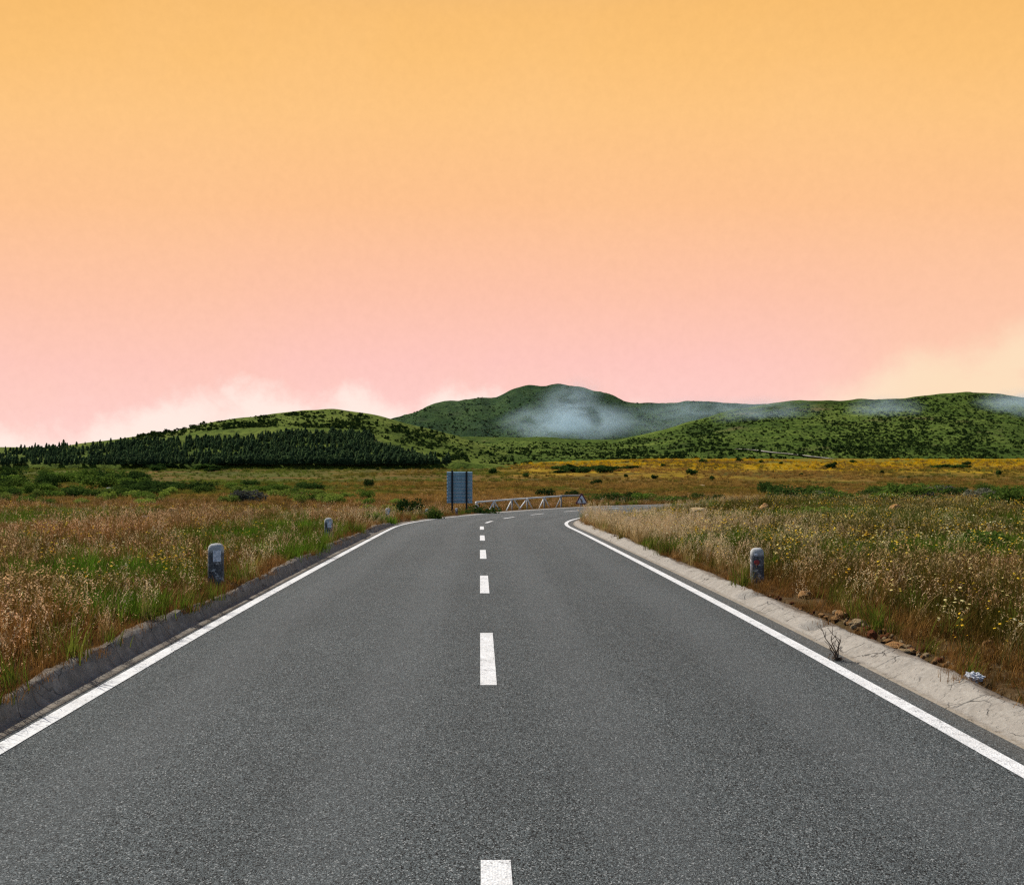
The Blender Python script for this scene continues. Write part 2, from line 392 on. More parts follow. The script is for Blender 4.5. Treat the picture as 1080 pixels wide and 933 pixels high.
# ------------------------------------------------------------------ road
ss_ = np.concatenate([np.arange(-25, 100, .5), np.arange(100, 180, 2.)])
def crown(t): return .035 * (1 - (t / 3.15) ** 2)
def strip(s, t, dz=0.0):
    S, Tt = np.meshgrid(s, t, indexing='ij')
    x, y = road_xy(S, Tt)
    return np.stack([x, y, prof(y) + crown(Tt) + dz], -1), np.stack([Tt, S], -1)
P, UV = strip(ss_, np.linspace(-3.15, 3.15, 15)); road = ob('road', gridmesh('road', P[:, ::-1], [M_asph], uv=UV[:, ::-1]), kind='structure', label='grey asphalt road bending right in the distance')
road['category'] = 'road'
for tc in (-2.845, 2.845):
    P, UV = strip(ss_, np.array([tc + .0625, tc + .02, tc - .02, tc - .0625]), .004)
    ob('edge_line', gridmesh('edge_line', P, [M_paint], uv=UV), parent=road)
for k in range(16):
    e = 3.87 + 5.36 * k
    P, UV = strip(np.linspace(e - 2.25, e, 8), np.array([.061, .02, -.02, -.061]), .004)
    ob('centre_dash', gridmesh('centre_dash', P, [M_paint], uv=UV), parent=road)

def kerb(name, sec, sgn, label, notches=()):
    s = np.concatenate([np.arange(-6, 34, .06), np.arange(34, 100, .25)])
    sec = np.array(sec); 
    tt = np.linspace(0, len(sec) - 1, (len(sec) - 1) * 3 + 1)
    st = np.interp(tt, np.arange(len(sec)), sec[:, 0]); sz = np.interp(tt, np.arange(len(sec)), sec[:, 1])
    S = np.repeat(s[:, None], len(tt), 1); Tq = np.repeat(st[None], len(s), 0); Z = np.repeat(sz[None], len(s), 0)
    L = np.repeat((tt * .11)[None], len(s), 0)
    amt = sstep(.02, .1, Z)
    n = fbm(S * 1.4, L * 6, 11 + sgn, 5) - .5; n2 = fbm(S * 9, L * 22, 31 + sgn, 3) - .5
    wav = fbm(S * .35, S * 0, 51 + sgn, 3) - .5
    Tq = Tq + amt * (n * .075 + wav * .10 + n2 * .03)
    Z = np.where(Z > 0, Z + amt * (n * .06 + n2 * .035 + wav * .05), Z)
    for c, wd, dep in notches:
        q = np.exp(-((S + (L - .4) * .8 - c) / wd) ** 4); Z = np.where(Z > 0.03, Z * (1 - dep * q * (0.75 + n)), Z)
        Tq = Tq + amt * .06 * q
    if sgn < 0: Z = np.where(Z > .012, .012 + (Z - .012) * (1 - .93 * sstep(29, 35, S)), Z)
    else: Z = np.where(Z > .012, .012 + (Z - .012) * (1 - .8 * sstep(36, 41, S)), Z)
    x, y = road_xy(S, sgn * Tq)
    P = np.stack([x, y, prof(y) + Z], -1); UV = np.stack([L, S], -1)
    if sgn > 0: P = P[:, ::-1]; UV = UV[:, ::-1]
    o = ob(name, gridmesh(name, P, [M_kerb], uv=UV), kind='structure', label=label); o['category'] = 'kerb'
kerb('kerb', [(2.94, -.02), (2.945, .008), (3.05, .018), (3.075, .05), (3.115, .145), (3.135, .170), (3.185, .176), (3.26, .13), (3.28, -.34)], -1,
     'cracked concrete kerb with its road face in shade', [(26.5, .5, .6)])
kerb('kerb', [(3.09, -.02), (3.10, .006), (3.165, .010), (3.19, .025), (3.31, .085), (3.37, .102), (3.44, .096), (3.56, .05), (3.58, -.34)], 1,
     'crumbling pale sunlit concrete kerb beside the flowers', [(9.5, .15, 1.1), (11.9, .17, 1.0), (18, .3, .6)])

# ------------------------------------------------------------------ hills
def fan_hill(name, m, ridge, base, y0, y1, px0, px1, nu, nt_, power, rough, label, ridge_wob=0.0):
    px = np.linspace(px0, px1, nu); tt = np.linspace(0, 1.6, nt_)
    rp = np.interp(px, [a for a, b in ridge], [b for a, b in ridge]) + (fbm(px * .035, px * 0, 7 + int(y0), 4) - .5) * 5.0; bp = np.interp(px, [a for a, b in base], [b for a, b in base])
    k = np.ones(5) / 5; rp = np.convolve(np.pad(rp, 2, 'edge'), k, 'valid')
    def surf(px_, t_, rp_, bp_):
        y = y0 + (y1 - y0) * t_
        gk = np.where(t_ < 1, np.clip(t_, 0, 1) ** power, 1 - 1.2 * (t_ - 1) ** 1.5)
        py = bp_ + (rp_ - bp_) * gk
        x = (px_ - 506) / 1000 * y
        nz = (fbm(x * .006, y * .006, 77, 5) - .5) * rough * np.clip(t_, 0, 1) * (1 - .55 * np.exp(-((t_ - 1) / .12) ** 2)) * 2
        nz = nz + (fbm(x * .03, y * .03, 78, 3) - .5) * rough * .25
        z = CAMZ + (490 - py) / 1000 * y + nz
        z = np.where(t_ <= 0, z - 6, z)
        return x, y, z
    A, B = np.meshgrid(px, tt)
    x, y, z = surf(A, B, rp[None], bp[None])
    P = np.stack([x, y, z], -1)
    o = ob(name, gridmesh(name, P, [m]), kind='structure', label=label); o['category'] = 'hill'
    def at(pxq, pyq):
        pxq = np.asarray(pxq, float); r = np.interp(pxq, px, rp); b = np.interp(pxq, px, bp)
        g_ = np.clip((np.asarray(pyq) - b) / (r - b), 0.002, 1.0); t_ = g_ ** (1 / power)
        return np.stack(surf(pxq, t_, r, b), -1)
    return at
M_hA = m_hill('hill_green', (.034, .056, .010), (.085, .122, .018), (.16, .195, .036))
M_hB = m_hill('hill_scrub', (.026, .049, .010), (.068, .108, .017), (.138, .182, .034))
M_hC = m_hill('hill_far', (.016, .038, .016), (.030, .060, .020), (.055, .092, .028), .7, (.05, .06, .03))
ridgeA = [(-900, 500), (-400, 480), (-100, 477), (0, 474), (60, 471), (130, 463.5), (190, 452.5), (250, 440.5), (300, 434), (345, 431), (380, 434), (420, 443), (470, 455), (520, 470), (580, 486), (640, 496), (700, 502)]
baseA = [(-900, 505), (-200, 490), (300, 490), (480, 489), (700, 503)]
ridgeB = [(100, 490), (300, 472), (380, 463), (450, 459), (520, 459), (600, 461), (650, 461), (690, 455), (730, 444), (780, 432), (820, 426), (860, 423), (920, 421), (960, 418.5), (1000, 414), (1020, 412), (1050, 415), (1080, 419), (1200, 426), (1400, 438), (1800, 450), (2300, 480)]
baseB = [(100, 494), (480, 487), (640, 484), (760, 485), (1080, 486), (2300, 490)]
ridgeC = [(100, 485), (250, 470), (330, 462), (420, 441), (450, 430), (480, 423), (505, 418), (522, 420), (545, 408), (560, 404.5), (585, 403), (605, 405), (625, 412), (645, 417), (662, 424), (700, 424.5), (740, 422), (780, 424), (850, 428), (950, 436), (1200, 460), (1500, 480)]
baseC = [(100, 492), (1500, 490)]
atA = fan_hill('hill', M_hA, ridgeA, baseA, 740, 1080, -900, 700, 420, 70, .85, 9, 'low green hill with dark pine wood at its foot')
atB = fan_hill('hill', M_hB, ridgeB, baseB, 880, 1500, 100, 2300, 480, 90, .8, 15, 'long green scrub covered hill under drifting mist')
atC = fan_hill('hill', M_hC, ridgeC, baseC, 1700, 2450, 100, 1500, 460, 90, .9, 38, 'highest rounded dark hill at the middle of the skyline')

# dirt track on the scrub hill
pxs = np.linspace(748, 905, 60); pys = np.interp(pxs, [748, 775, 800, 840, 880, 905], [472.5, 473.2, 475.5, 479.5, 484, 485.2])
c = atB(pxs, pys); c[:, 2] += .9
dv = np.gradient(c, axis=0); nrm = np.stack([-dv[:, 1], dv[:, 0], 0 * dv[:, 0]], -1); nrm /= np.linalg.norm(nrm, axis=1)[:, None]
hw = np.interp(pxs, [748, 770, 905], [2, 4.0, 8.0])[:, None] * 1.0
M_track = simple('track_dirt', (.36, .33, .27), .95, .05, .2, .2)
P = np.stack([c - nrm * hw, c, c + nrm * hw], 1)
o = ob('path', gridmesh('path', P[:, ::-1], [M_track]), kind='structure', label='pale dirt track slanting across the foot of the hill'); o['category'] = 'path'

# ------------------------------------------------------------------ plant meshes
def blade(V, F, MI, bx, by, az, L, lean, wd, seg, mi, z0=0.0):
    ca, sa = math.cos(az), math.sin(az); b0 = len(V)
    for i in range(seg + 1):
        q = i / seg; h = L * q * (1 - .25 * lean * q); r = L * lean * q * q; ww = wd * (1 - q) ** .7 * .5
        cx, cy = bx + ca * r, by + sa * r
        if i < seg: V += [(cx - sa * ww, cy + ca * ww, z0 + h), (cx + sa * ww, cy - ca * ww, z0 + h)]
        else: V.append((cx, cy, z0 + h))
    for i in range(seg - 1): a = b0 + 2 * i; F.append((a, a + 1, a + 3, a + 2)); MI.append(mi)
    a = b0 + 2 * (seg - 1); F.append((a, a + 1, a + 2)); MI.append(mi)
    return V[-1]
def leafquad(V, F, MI, c, L, wd, mi, rnd, droop=0.0):
    d = Vector((rnd.uniform(-1, 1), rnd.uniform(-1, 1), rnd.uniform(-.7, .7) - droop)).normalized()
    s = d.cross(Vector((rnd.uniform(-1, 1), rnd.uniform(-1, 1), rnd.uniform(-1, 1)))).normalized()
    c = Vector(c); b = len(V)
    V += [tuple(c - d * L / 2), tuple(c + s * wd / 2), tuple(c + d * L / 2), tuple(c - s * wd / 2)]
    F.append((b, b + 1, b + 2, b + 3)); MI.append(mi)
def src(coll, name, V, F, MI, mats):
    o = bpy.data.objects.new(name, newmesh(name, V, F, mats, MI)); coll.objects.link(o)
def coll(name): return bpy.data.collections.new(name)
C_dry, C_green, C_straw, C_low, C_flow, C_tus = (coll(n) for n in ('dry', 'green', 'straw', 'low', 'flower', 'tussock'))
rd = random.Random(3)
for v in range(4):
    V, F, MI = [], [], []
    for i in range(18):
        r = abs(rd.gauss(0, .07)); a = rd.uniform(0, 6.28)
        tip = blade(V, F, MI, r * math.cos(a), r * math.sin(a), rd.uniform(0, 6.28), rd.uniform(.22, .48), rd.uniform(.05, .55), rd.uniform(.004, .007), 3, 0)
        if rd.random() < .38:
            for k in range(rd.randint(2, 4)):
                leafquad(V, F, MI, (tip[0] + rd.gauss(0, .010), tip[1] + rd.gauss(0, .010), tip[2] - k * .016), rd.uniform(.018, .034), rd.uniform(.007, .013), 1, rd)
    src(C_dry, 'dry_tuft', V, F, MI, [M_dry, M_head])
for v in range(3):
    V, F, MI = [], [], []
    for i in range(34):
        r = abs(rd.gauss(0, .08)); a = rd.uniform(0, 6.28)
        blade(V, F, MI, r * math.cos(a), r * math.sin(a), a + rd.gauss(0, .8), rd.uniform(.14, .34), rd.uniform(.1, .7), rd.uniform(.007, .013), 3, 0)
    src(C_green, 'green_tuft', V, F, MI, [M_green])
for v in range(3):
    V, F, MI = [], [], []
    for i in range(9):
        r = abs(rd.gauss(0, .07)); a = rd.uniform(0, 6.28)
        L = rd.uniform(.42, .72)
        tip = blade(V, F, MI, r * math.cos(a), r * math.sin(a), rd.gauss(.0, .8), L, rd.uniform(.15, .5), .006, 4, 0)
        for k in range(rd.randint(5, 8)):
            leafquad(V, F, MI, (tip[0] + rd.gauss(.008, .018), tip[1] + rd.gauss(0, .018), tip[2] + .01 - k * .022), rd.uniform(.03, .05), rd.uniform(.010, .016), 1, rd, .5)
    for i in range(12):
        a = rd.uniform(0, 6.28); blade(V, F, MI, rd.gauss(0, .06), rd.gauss(0, .06), a, rd.uniform(.15, .35), rd.uniform(.2, .8), .007, 3, 0)
    src(C_straw, 'oat_tuft', V, F, MI, [M_straw, M_oat])
for v in range(4):
    V, F, MI = [], [], []
    for i in range(46):
        r = abs(rd.gauss(0, .11)); a = rd.uniform(0, 6.28)
        blade(V, F, MI, r * math.cos(a), r * math.sin(a), rd.uniform(0, 6.28), rd.uniform(.06, .2), rd.uniform(.1, 1.0), rd.uniform(.005, .009), 2, 0)
    src(C_low, 'thatch_tuft', V, F, MI, [M_low])
for v in range(4):
    V, F, MI = [], [], []
    for i in range(rd.randint(2, 4)):
        L = rd.uniform(.25, .45)
        tip = blade(V, F, MI, rd.gauss(0, .06), rd.gauss(0, .06), rd.uniform(0, 6.28), L, rd.uniform(.05, .4), .005, 3, 0)
        rr = rd.uniform(.012, .02); tl = Vector((rd.uniform(-.5, .5), rd.uniform(-.7, .2), 1)).normalized(); q = tl.to_track_quat('Z', 'Y').to_matrix()
        b = len(V); V.append(tuple(Vector(tip) + tl * .004))
        for k in range(10):
            a = k / 10 * 6.283; r2 = rr * (1 if k % 2 else .62); V.append(tuple(Vector(tip) + q @ Vector((r2 * math.cos(a), r2 * math.sin(a), 0))))
        for k in range(10): F.append((b, b + 1 + k, b + 1 + (k + 1) % 10)); MI.append(1)
    src(C_flow, 'flower', V, F, MI, [M_fstem, M_petal])
for v in range(3):
    V, F, MI = [], [], []
    for i in range(60):
        r = abs(rd.gauss(0, .28)); a = rd.uniform(0, 6.28)
        blade(V, F, MI, r * math.cos(a), r * math.sin(a), rd.uniform(0, 6.28), rd.uniform(.2, .5), rd.uniform(.1, .9), rd.uniform(.02, .05), 2, 0)
    src(C_tus, 'tussock', V, F, MI, [M_heath])

def gn_tree(c):
    t = bpy.data.node_groups.new('scatter_' + c.name, 'GeometryNodeTree')
    t.interface.new_socket(name='Geometry', in_out='INPUT', socket_type='NodeSocketGeometry')
    t.interface.new_socket(name='Geometry', in_out='OUTPUT', socket_type='NodeSocketGeometry')
    N, L = t.nodes, t.links
    gi = N.new('NodeGroupInput'); go = N.new('NodeGroupOutput'); ci = N.new('GeometryNodeCollectionInfo'); ip = N.new('GeometryNodeInstanceOnPoints')
    ci.inputs['Collection'].default_value = c; ci.inputs['Separate Children'].default_value = True; ci.inputs['Reset Children'].default_value = True
    def na(nm, ty):
        a = N.new('GeometryNodeInputNamedAttribute'); a.data_type = ty; a.inputs['Name'].default_value = nm; return a.outputs['Attribute']
    L.new(gi.outputs[0], ip.inputs['Points']); L.new(ci.outputs[0], ip.inputs['Instance'])
    ip.inputs['Pick Instance'].default_value = True
    L.new(na('idx', 'INT'), ip.inputs['Instance Index']); L.new(na('rot', 'FLOAT_VECTOR'), ip.inputs['Rotation']); L.new(na('scl', 'FLOAT_VECTOR'), ip.inputs['Scale'])
    L.new(ip.outputs[0], go.inputs[0]); return t
def scatter(name, c, P, scl, tint, label, cat, tilt=.15, rz=None):
    n = len(P); k = len(c.objects)
    me = bpy.data.meshes.new(name); me.vertices.add(n); me.vertices.foreach_set('co', np.asarray(P, np.float32).ravel())
    rot = np.stack([rng.normal(0, tilt, n), rng.normal(0, tilt, n), rng.uniform(0, 6.283, n) if rz is None else rz], -1)
    sc3 = np.stack([scl, scl, scl * rng.uniform(.8, 1.2, n)], -1)
    for nm, ty, key, d in (('rot', 'FLOAT_VECTOR', 'vector', rot), ('scl', 'FLOAT_VECTOR', 'vector', sc3), ('tint', 'FLOAT', 'value', tint), ('idx', 'INT', 'value', rng.integers(0, k, n))):
        at_ = me.attributes.new(nm, ty, 'POINT'); at_.data.foreach_set(key, np.asarray(d, np.int32 if ty == 'INT' else np.float32).ravel())
    o = ob(name, me, kind='stuff', label=label); o['category'] = cat
    md = o.modifiers.new('scatter', 'NODES'); md.node_group = gn_tree(c)
    return o

# ------------------------------------------------------------------ grass placement
POSTS = [(-3.42, 12.3), (-3.4, 21.4), (-3.22, 33.0), (-2.28, 41.0), (-1.12, 45.5), (3.95, 13.5), (4.2, 37.2)]
SPOTS = []
for a_, b_, w_ in [(153, 550, 14), (182, 544, 13), (848, 631, 17), (887, 652, 17), (905, 660, 15), (920, 675, 15), (943, 682, 26), (953, 689, 16), (1043, 682, 13), (912, 574, 22), (806, 538, 12), (944, 541, 17),
                   (736, 540, 22), (666, 553, 15), (950, 563, 22), (1027, 722, 16), (1050, 552, 40), (870, 648, 20), (895, 662, 26), (930, 676, 26), (960, 692, 22), (985, 702, 22), (820, 632, 22)]:
    x_, y_, _z = hit(a_, b_); SPOTS.append((x_, y_, w_ / 1000 * y_ * .62))
def field(dmin, dmax, dens, margin=4.0):
    """random ground points over the viewed wedge, dens(d) per square metre"""
    out = []
    edges = np.geomspace(max(dmin, .5), dmax, 40)
    for a, b in zip(edges[:-1], edges[1:]):
        hwid = .6 * b + margin
        n = int(dens((a + b) / 2) * 2 * hwid * (b - a))
        out.append(np.stack([rng.uniform(-hwid, hwid, n), rng.uniform(a, b, n)], -1))
    p = np.concatenate(out); t = road_t(p[:, 0], p[:, 1])
    edge = (fbm(p[:, 0] * 1.7, p[:, 1] * 1.7, 91, 3) - .5) * .8 + (vnoise(p[:, 0] * 7, p[:, 1] * 7, 92) - .5) * .25
    keep = np.where(t < 0, -t > 3.14 + edge * .28, t > 3.45 - .16 * sstep(20, 32, p[:, 1]) + edge * .6) & ((t < -3.08) | (t > 3.25))
    p, t = p[keep], t[keep]
    return p, t
def clear_of_posts(p, r=.30):
    k = np.ones(len(p), bool)
    for x, y in POSTS:
        dd = p[:, 1] - y; lat = np.abs(p[:, 0] - x * (p[:, 1] / y))
        k &= ~((dd > -.6) & (dd < .25) & (lat < r * .55))
    tt_ = road_t(p[:, 0], p[:, 1]); uq = p[:, 0] / p[:, 1]
    k &= ~((tt_ < 0) & (tt_ > -8) & (uq > -.035) & (uq < .12) & (p[:, 1] > 38) & (rng.random(len(p)) < .85))
    for x, y, q in SPOTS:
        dd = p[:, 1] - y; lat = np.abs(p[:, 0] - x * (p[:, 1] / y))
        k &= ~((dd > -.06 * y) & (dd < q * .7) & (lat < q))
    return k
GREEN_SPOTS = [(*hit(105, 612)[:2], 1.3), (*hit(262, 570)[:2], 1.6), (*hit(30, 556)[:2], 2.6), (*hit(300, 560)[:2], 1.6), (*hit(120, 650)[:2], .7), (*hit(410, 560)[:2], 1.2),
               (*hit(770, 575)[:2], 1.6), (*hit(1040, 580)[:2], 1.6), (*hit(960, 590)[:2], 1.4), (*hit(1050, 555)[:2], 3), (*hit(860, 545)[:2], 3)]
def greenness(x, y):
    g_ = sstep(.62, .74, fbm(x * .32, y * .32, 21, 3)) * .6
    for a, b, r in GREEN_SPOTS: g_ = np.maximum(g_, np.exp(-((x - a) ** 2 + (y - b) ** 2) / r ** 2) * 1.1)
    return np.clip(g_ * (.6 + .8 * fbm(x * 1.5, y * 1.5, 23, 2)), 0, 1)
def with_z(p):
    t = road_t(p[:, 0], p[:, 1]); z = ground(p[:, 0], p[:, 1]) - .01
    z = np.where((t > 0) & (t < 3.56), np.maximum(z, prof(p[:, 1]) + .085 * (1 - .8 * sstep(36, 41, p[:, 1]))), z)
    z = np.where((t < 0) & (t > -3.24), np.maximum(z, prof(p[:, 1]) + .14 * (1 - .93 * sstep(29, 35, p[:, 1]))), z)
    return np.column_stack([p, z])
def rho(k): return lambda d: k * np.interp(d, [4, 12, 20, 35, 60, 100], [90, 60, 30, 13, 5, 1.6])
def strawness(x, y, t):
    s_ = 1.0 * sstep(15, 24, y) * sstep(8.5, 4, t) * (t > 0) * (1 - sstep(56, 66, y))
    s_ = np.maximum(s_, .55 * sstep(10, 22, y) * sstep(6, 3.6, t) * (t > 0))
    s_ = np.maximum(s_, .16 * (t < 0) * sstep(4.3, 3.3, -t))
    s_ = np.maximum(s_, .4 * (t < 0) * sstep(24, 34, y) * sstep(8, 3.6, -t))
    return s_
def heavy(x, y): return sstep(.42, .62, fbm(x * .22 + 9, y * .16, 95, 3))
# thatch everywhere
p, t = field(3.2, 90, rho(1.0)); k = clear_of_posts(p, .12); p, t = p[k], t[k]; x, y = p.T
gr = greenness(x, y); tn = np.clip(.15 + .45 * fbm(x * .5, y * .5, 33, 3) + .25 * (t > 0) * sstep(3.8, 5, t) + .6 * gr + rng.normal(0, .1, len(x)), 0, 1)
tn = np.where((t > 0) & (t < 4.8), tn * (.25 + .75 * sstep(3.9, 4.8, t)), tn)
tn = np.where((t < 0) & (t > -4.2), tn * (.1 + .9 * sstep(3.3, 4.1, -t)), tn)
scatter('dry_grass_thatch', C_low, with_z(p), rng.uniform(.6, 1.3, len(p)) * np.interp(y, [5, 30, 80], [1, 1.3, 2.0]) * np.where(t < 0, .55 + .45 * sstep(3.2, 3.8, -t), .5 + .5 * sstep(3.5, 4.6, t)), tn, 'low dry brown grass covering the ground beside the road', 'grass')
# tall dry grass
p, t = field(3.2, 95, rho(.85)); k = clear_of_posts(p); x, y = p.T
gr = greenness(x, y); st = strawness(x, y, t)
low_edge = np.where(t < 0, sstep(3.25, 4.0, -t), sstep(3.6, 5.0, t))
k &= rng.random(len(x)) < (1 - .75 * gr) * np.where(t > 0, .22 + .78 * low_edge, .45 + .55 * low_edge) * (1 - .45 * st)
p, t, x, y, gr, low_edge = p[k], t[k], x[k], y[k], gr[k], low_edge[k]
tn = np.clip(.02 + .40 * fbm(x * .4, y * .4, 35, 3) + .30 * (t > 0) + .5 * gr + rng.normal(0, .12, len(x)), 0, 1)
tn = np.where(t > 5, np.clip(tn + .35 * (heavy(x, y) - .4), 0, 1), tn)
hs = rng.uniform(.6, 1.15, len(x)) * (.8 + .45 * heavy(x, y)) * (.5 + .5 * low_edge) * np.interp(y, [5, 24, 40, 90], [.95, 1.0, .95, 1.4]) * np.where((t > 0) & (y > 30) & (y < 58) & (x < 12), .7, 1)
scatter('dry_grass', C_dry, with_z(p), hs, tn, 'rust brown dry grass with pinkish seed heads beside the road', 'grass')
# green grass
p, t = field(3.2, 75, rho(1.2)); k = clear_of_posts(p); x, y = p.T; gr = greenness(x, y)
k &= rng.random(len(x)) < np.maximum(gr * .9, .05); p, x, y, gr = p[k], x[k], y[k], gr[k]
scatter('green_grass', C_green, with_z(p), rng.uniform(.6, 1.2, len(x)) * np.interp(y, [5, 30, 80], [1, 1.2, 2]), np.clip(gr * .8 + rng.normal(.1, .15, len(x)), 0, 1), 'fresh green grass growing in patches among the brown grass', 'grass')
# pale oats
p, t = field(5, 75, rho(.8)); k = clear_of_posts(p, .35); x, y = p.T; st = strawness(x, y, t)
base = sstep(.55, .75, fbm(x * .6, y * .6, 41, 3)) * .07 + .012
k &= rng.random(len(x)) < np.maximum(st * .95 * sstep(.2, .5, fbm(x * .5, y * .5, 43, 3)), base * np.where(t > 5, .5, 1)); p, x, y = p[k], x[k], y[k]
scatter('straw_grass', C_straw, with_z(p), rng.uniform(.6, 1.05, len(x)) * np.interp(y, [8, 24, 40, 70], [.75, .9, .7, .9]) * np.where((x / y > .082) & (x / y < .135) & (y > 31) & (y < 46), 1.5, 1), rng.random(len(x)), 'tall pale straw coloured oat grass along the road edge', 'grass', .2, rng.normal(.3, .9, len(x)))
# flowers
p, t = field(4, 70, rho(.5)); k = clear_of_posts(p); x, y = p.T
fl = np.where(t > 0, .16 + .7 * sstep(.5, .7, fbm(x * .5, y * .5, 61, 3)) + .12 * sstep(24, 36, y), .06 + .25 * sstep(.55, .7, fbm(x * .7, y * .7, 63, 3)))
k &= (rng.random(len(x)) < fl) & ((t > 4.0) | (t < -3.7)); p, x, y = p[k], x[k], y[k]
scatter('wildflowers', C_flow, with_z(p), rng.uniform(.7, 1.15, len(x)) * np.interp(y, [8, 30, 70], [1, 1.2, 1.4]), rng.random(len(x)) ** .8, 'small yellow and cream wildflowers dotted through the roadside grass', 'flowers')
# tussocks on the plain
p, t = field(70, 330, lambda d: np.interp(d, [70, 120, 200, 330], [1.1, .5, .2, .07]), 10); x, y = p.T
tn = np.clip(fbm(x * .05, y * .02, 71, 4) * 2.2 - .85 + rng.normal(0, .1, len(x)) + .45 * sstep(0, -.35, x / y), 0, 1)
scatter('heath_grass', C_tus, with_z(p), rng.uniform(.5, 1.1, len(x)) * np.interp(y, [70, 330], [1, 2.2]), tn, 'brown heath tussocks covering the plain before the hills', 'grass')

def plain_clumps(name, d0, d1, n, s0, s1, keepf, tintf, c, label, cat):
    y = np.sqrt(rng.uniform(d0 ** 2, d1 ** 2, n)); x = rng.uniform(-.62, .68, n) * y
    k = rng.random(n) < keepf(x, y); x, y = x[k], y[k]
    sc_ = rng.uniform(s0, s1, len(x)) * np.interp(y, [d0, d1], [.7, 1.2])
    scatter(name, c, np.column_stack([x, y, ground(x, y) - .1]), sc_, np.clip(tintf(x, y) + rng.normal(0, .12, len(x)), 0, 1), label, cat, .05)
pn = lambda x, y: fbm(x * .012, y * .006, 73, 5)
plain_clumps('heath_grass', 240, 800, 16000, 2.0, 4.5, lambda x, y: .15 + .85 * sstep(.42, .62, fbm(x * .02, y * .008, 74, 4)), lambda x, y: pn(x, y) * 2.4 - .75 + .75 * sstep(.02, -.25, x / y), C_tus, 'ochre and olive heath clumps covering the far plain', 'grass')
C_broom = coll('broom'); M_broom = leafy('yellow_broom', tinted((.55, .33, .012), (.70, .44, .014), (.40, .32, .02), .3))
for o_src in C_tus.objects:
    me_ = o_src.data.copy(); me_.materials[0] = M_broom; C_broom.objects.link(bpy.data.objects.new('broom_clump', me_))
plain_clumps('yellow_flowers', 520, 840, 9000, 2.0, 4.0, lambda x, y: sstep(-.03, .12, x / y) * sstep(.36, .52, fbm(x * .010, y * .012, 75, 4)) * sstep(540, 680, y), lambda x, y: pn(x, y) * 1.5 - .3, C_broom, 'golden flowering belt along the foot of the hills', 'flowers')

# ------------------------------------------------------------------ shrubs
def leafball(seed, n, leaf, lobes=7, flat=.75, spread=.55):
    r = random.Random(seed); V, F, MI = [], [], []
    L = []
    for i in range(lobes):
        a = r.uniform(0, 6.28); q = r.uniform(0, 1) ** .5 * spread
        L.append((q * math.cos(a), q * math.sin(a), r.uniform(.25, .62), r.uniform(.28, .46)))
    for i in range(n):
        cx, cy, cz, rr = L[i % lobes]
        d = Vector((r.gauss(0, 1), r.gauss(0, 1), r.gauss(.25, 1))).normalized(); q = rr * (r.random() ** .35)
        c = (cx + d.x * q, cy + d.y * q, max(.02, cz * flat + d.z * q * .9))
        leafquad(V, F, MI, c, leaf * r.uniform(.6, 1.3), leaf * r.uniform(.35, .7), 0, r)
    return V, F, MI
MS = {}
for key, m in (('dk', M_leaf_dk), ('md', M_leaf_md), ('lt', M_leaf_lt), ('gr', M_leaf_gr), ('br', M_leaf_br)):
    MS[key] = []
    for v in range(3):
        V, F, MI = leafball(100 + v, 1100, .13); MS[key].append(newmesh('shrub', V, F, [m], MI))
    for v in range(2):
        V, F, MI = leafball(200 + v, 520, .24); MS[key].append(newmesh('shrub_far', V, F, [m], MI))
def stem_mesh():
    bm = bmesh.new(); r = random.Random(5)
    for i in range(7):
        a = i * .9; bar_bm(bm, (.04 * math.cos(a), .04 * math.sin(a), -.15), (.38 * math.cos(a), .38 * math.sin(a), r.uniform(.3, .55)), .022, 5, .008)
    return bm_mesh(bm, 'stem', M_bark)
ME_stem = stem_mesh()
def shrub(px, py, wpx, hpx, key, label, group=None, stem=True, far=False, name='shrub'):
    x, y, z = hit(px, py)
    me = MS[key][random.randrange(3) if not far else 3 + random.randrange(2)]
    o = ob(name, me, label=label, cat='shrub', group=group)
    o.location = (x, y, z - .03); o.rotation_euler = (0, 0, random.uniform(0, 6.28))
    sx = wpx / 1000 * y / 1.6; o.scale = (sx, sx, (hpx * (1.5 if far else 1.35)) / 1000 * y / .95)
    if stem: ob('stem', ME_stem, parent=o)
    return o
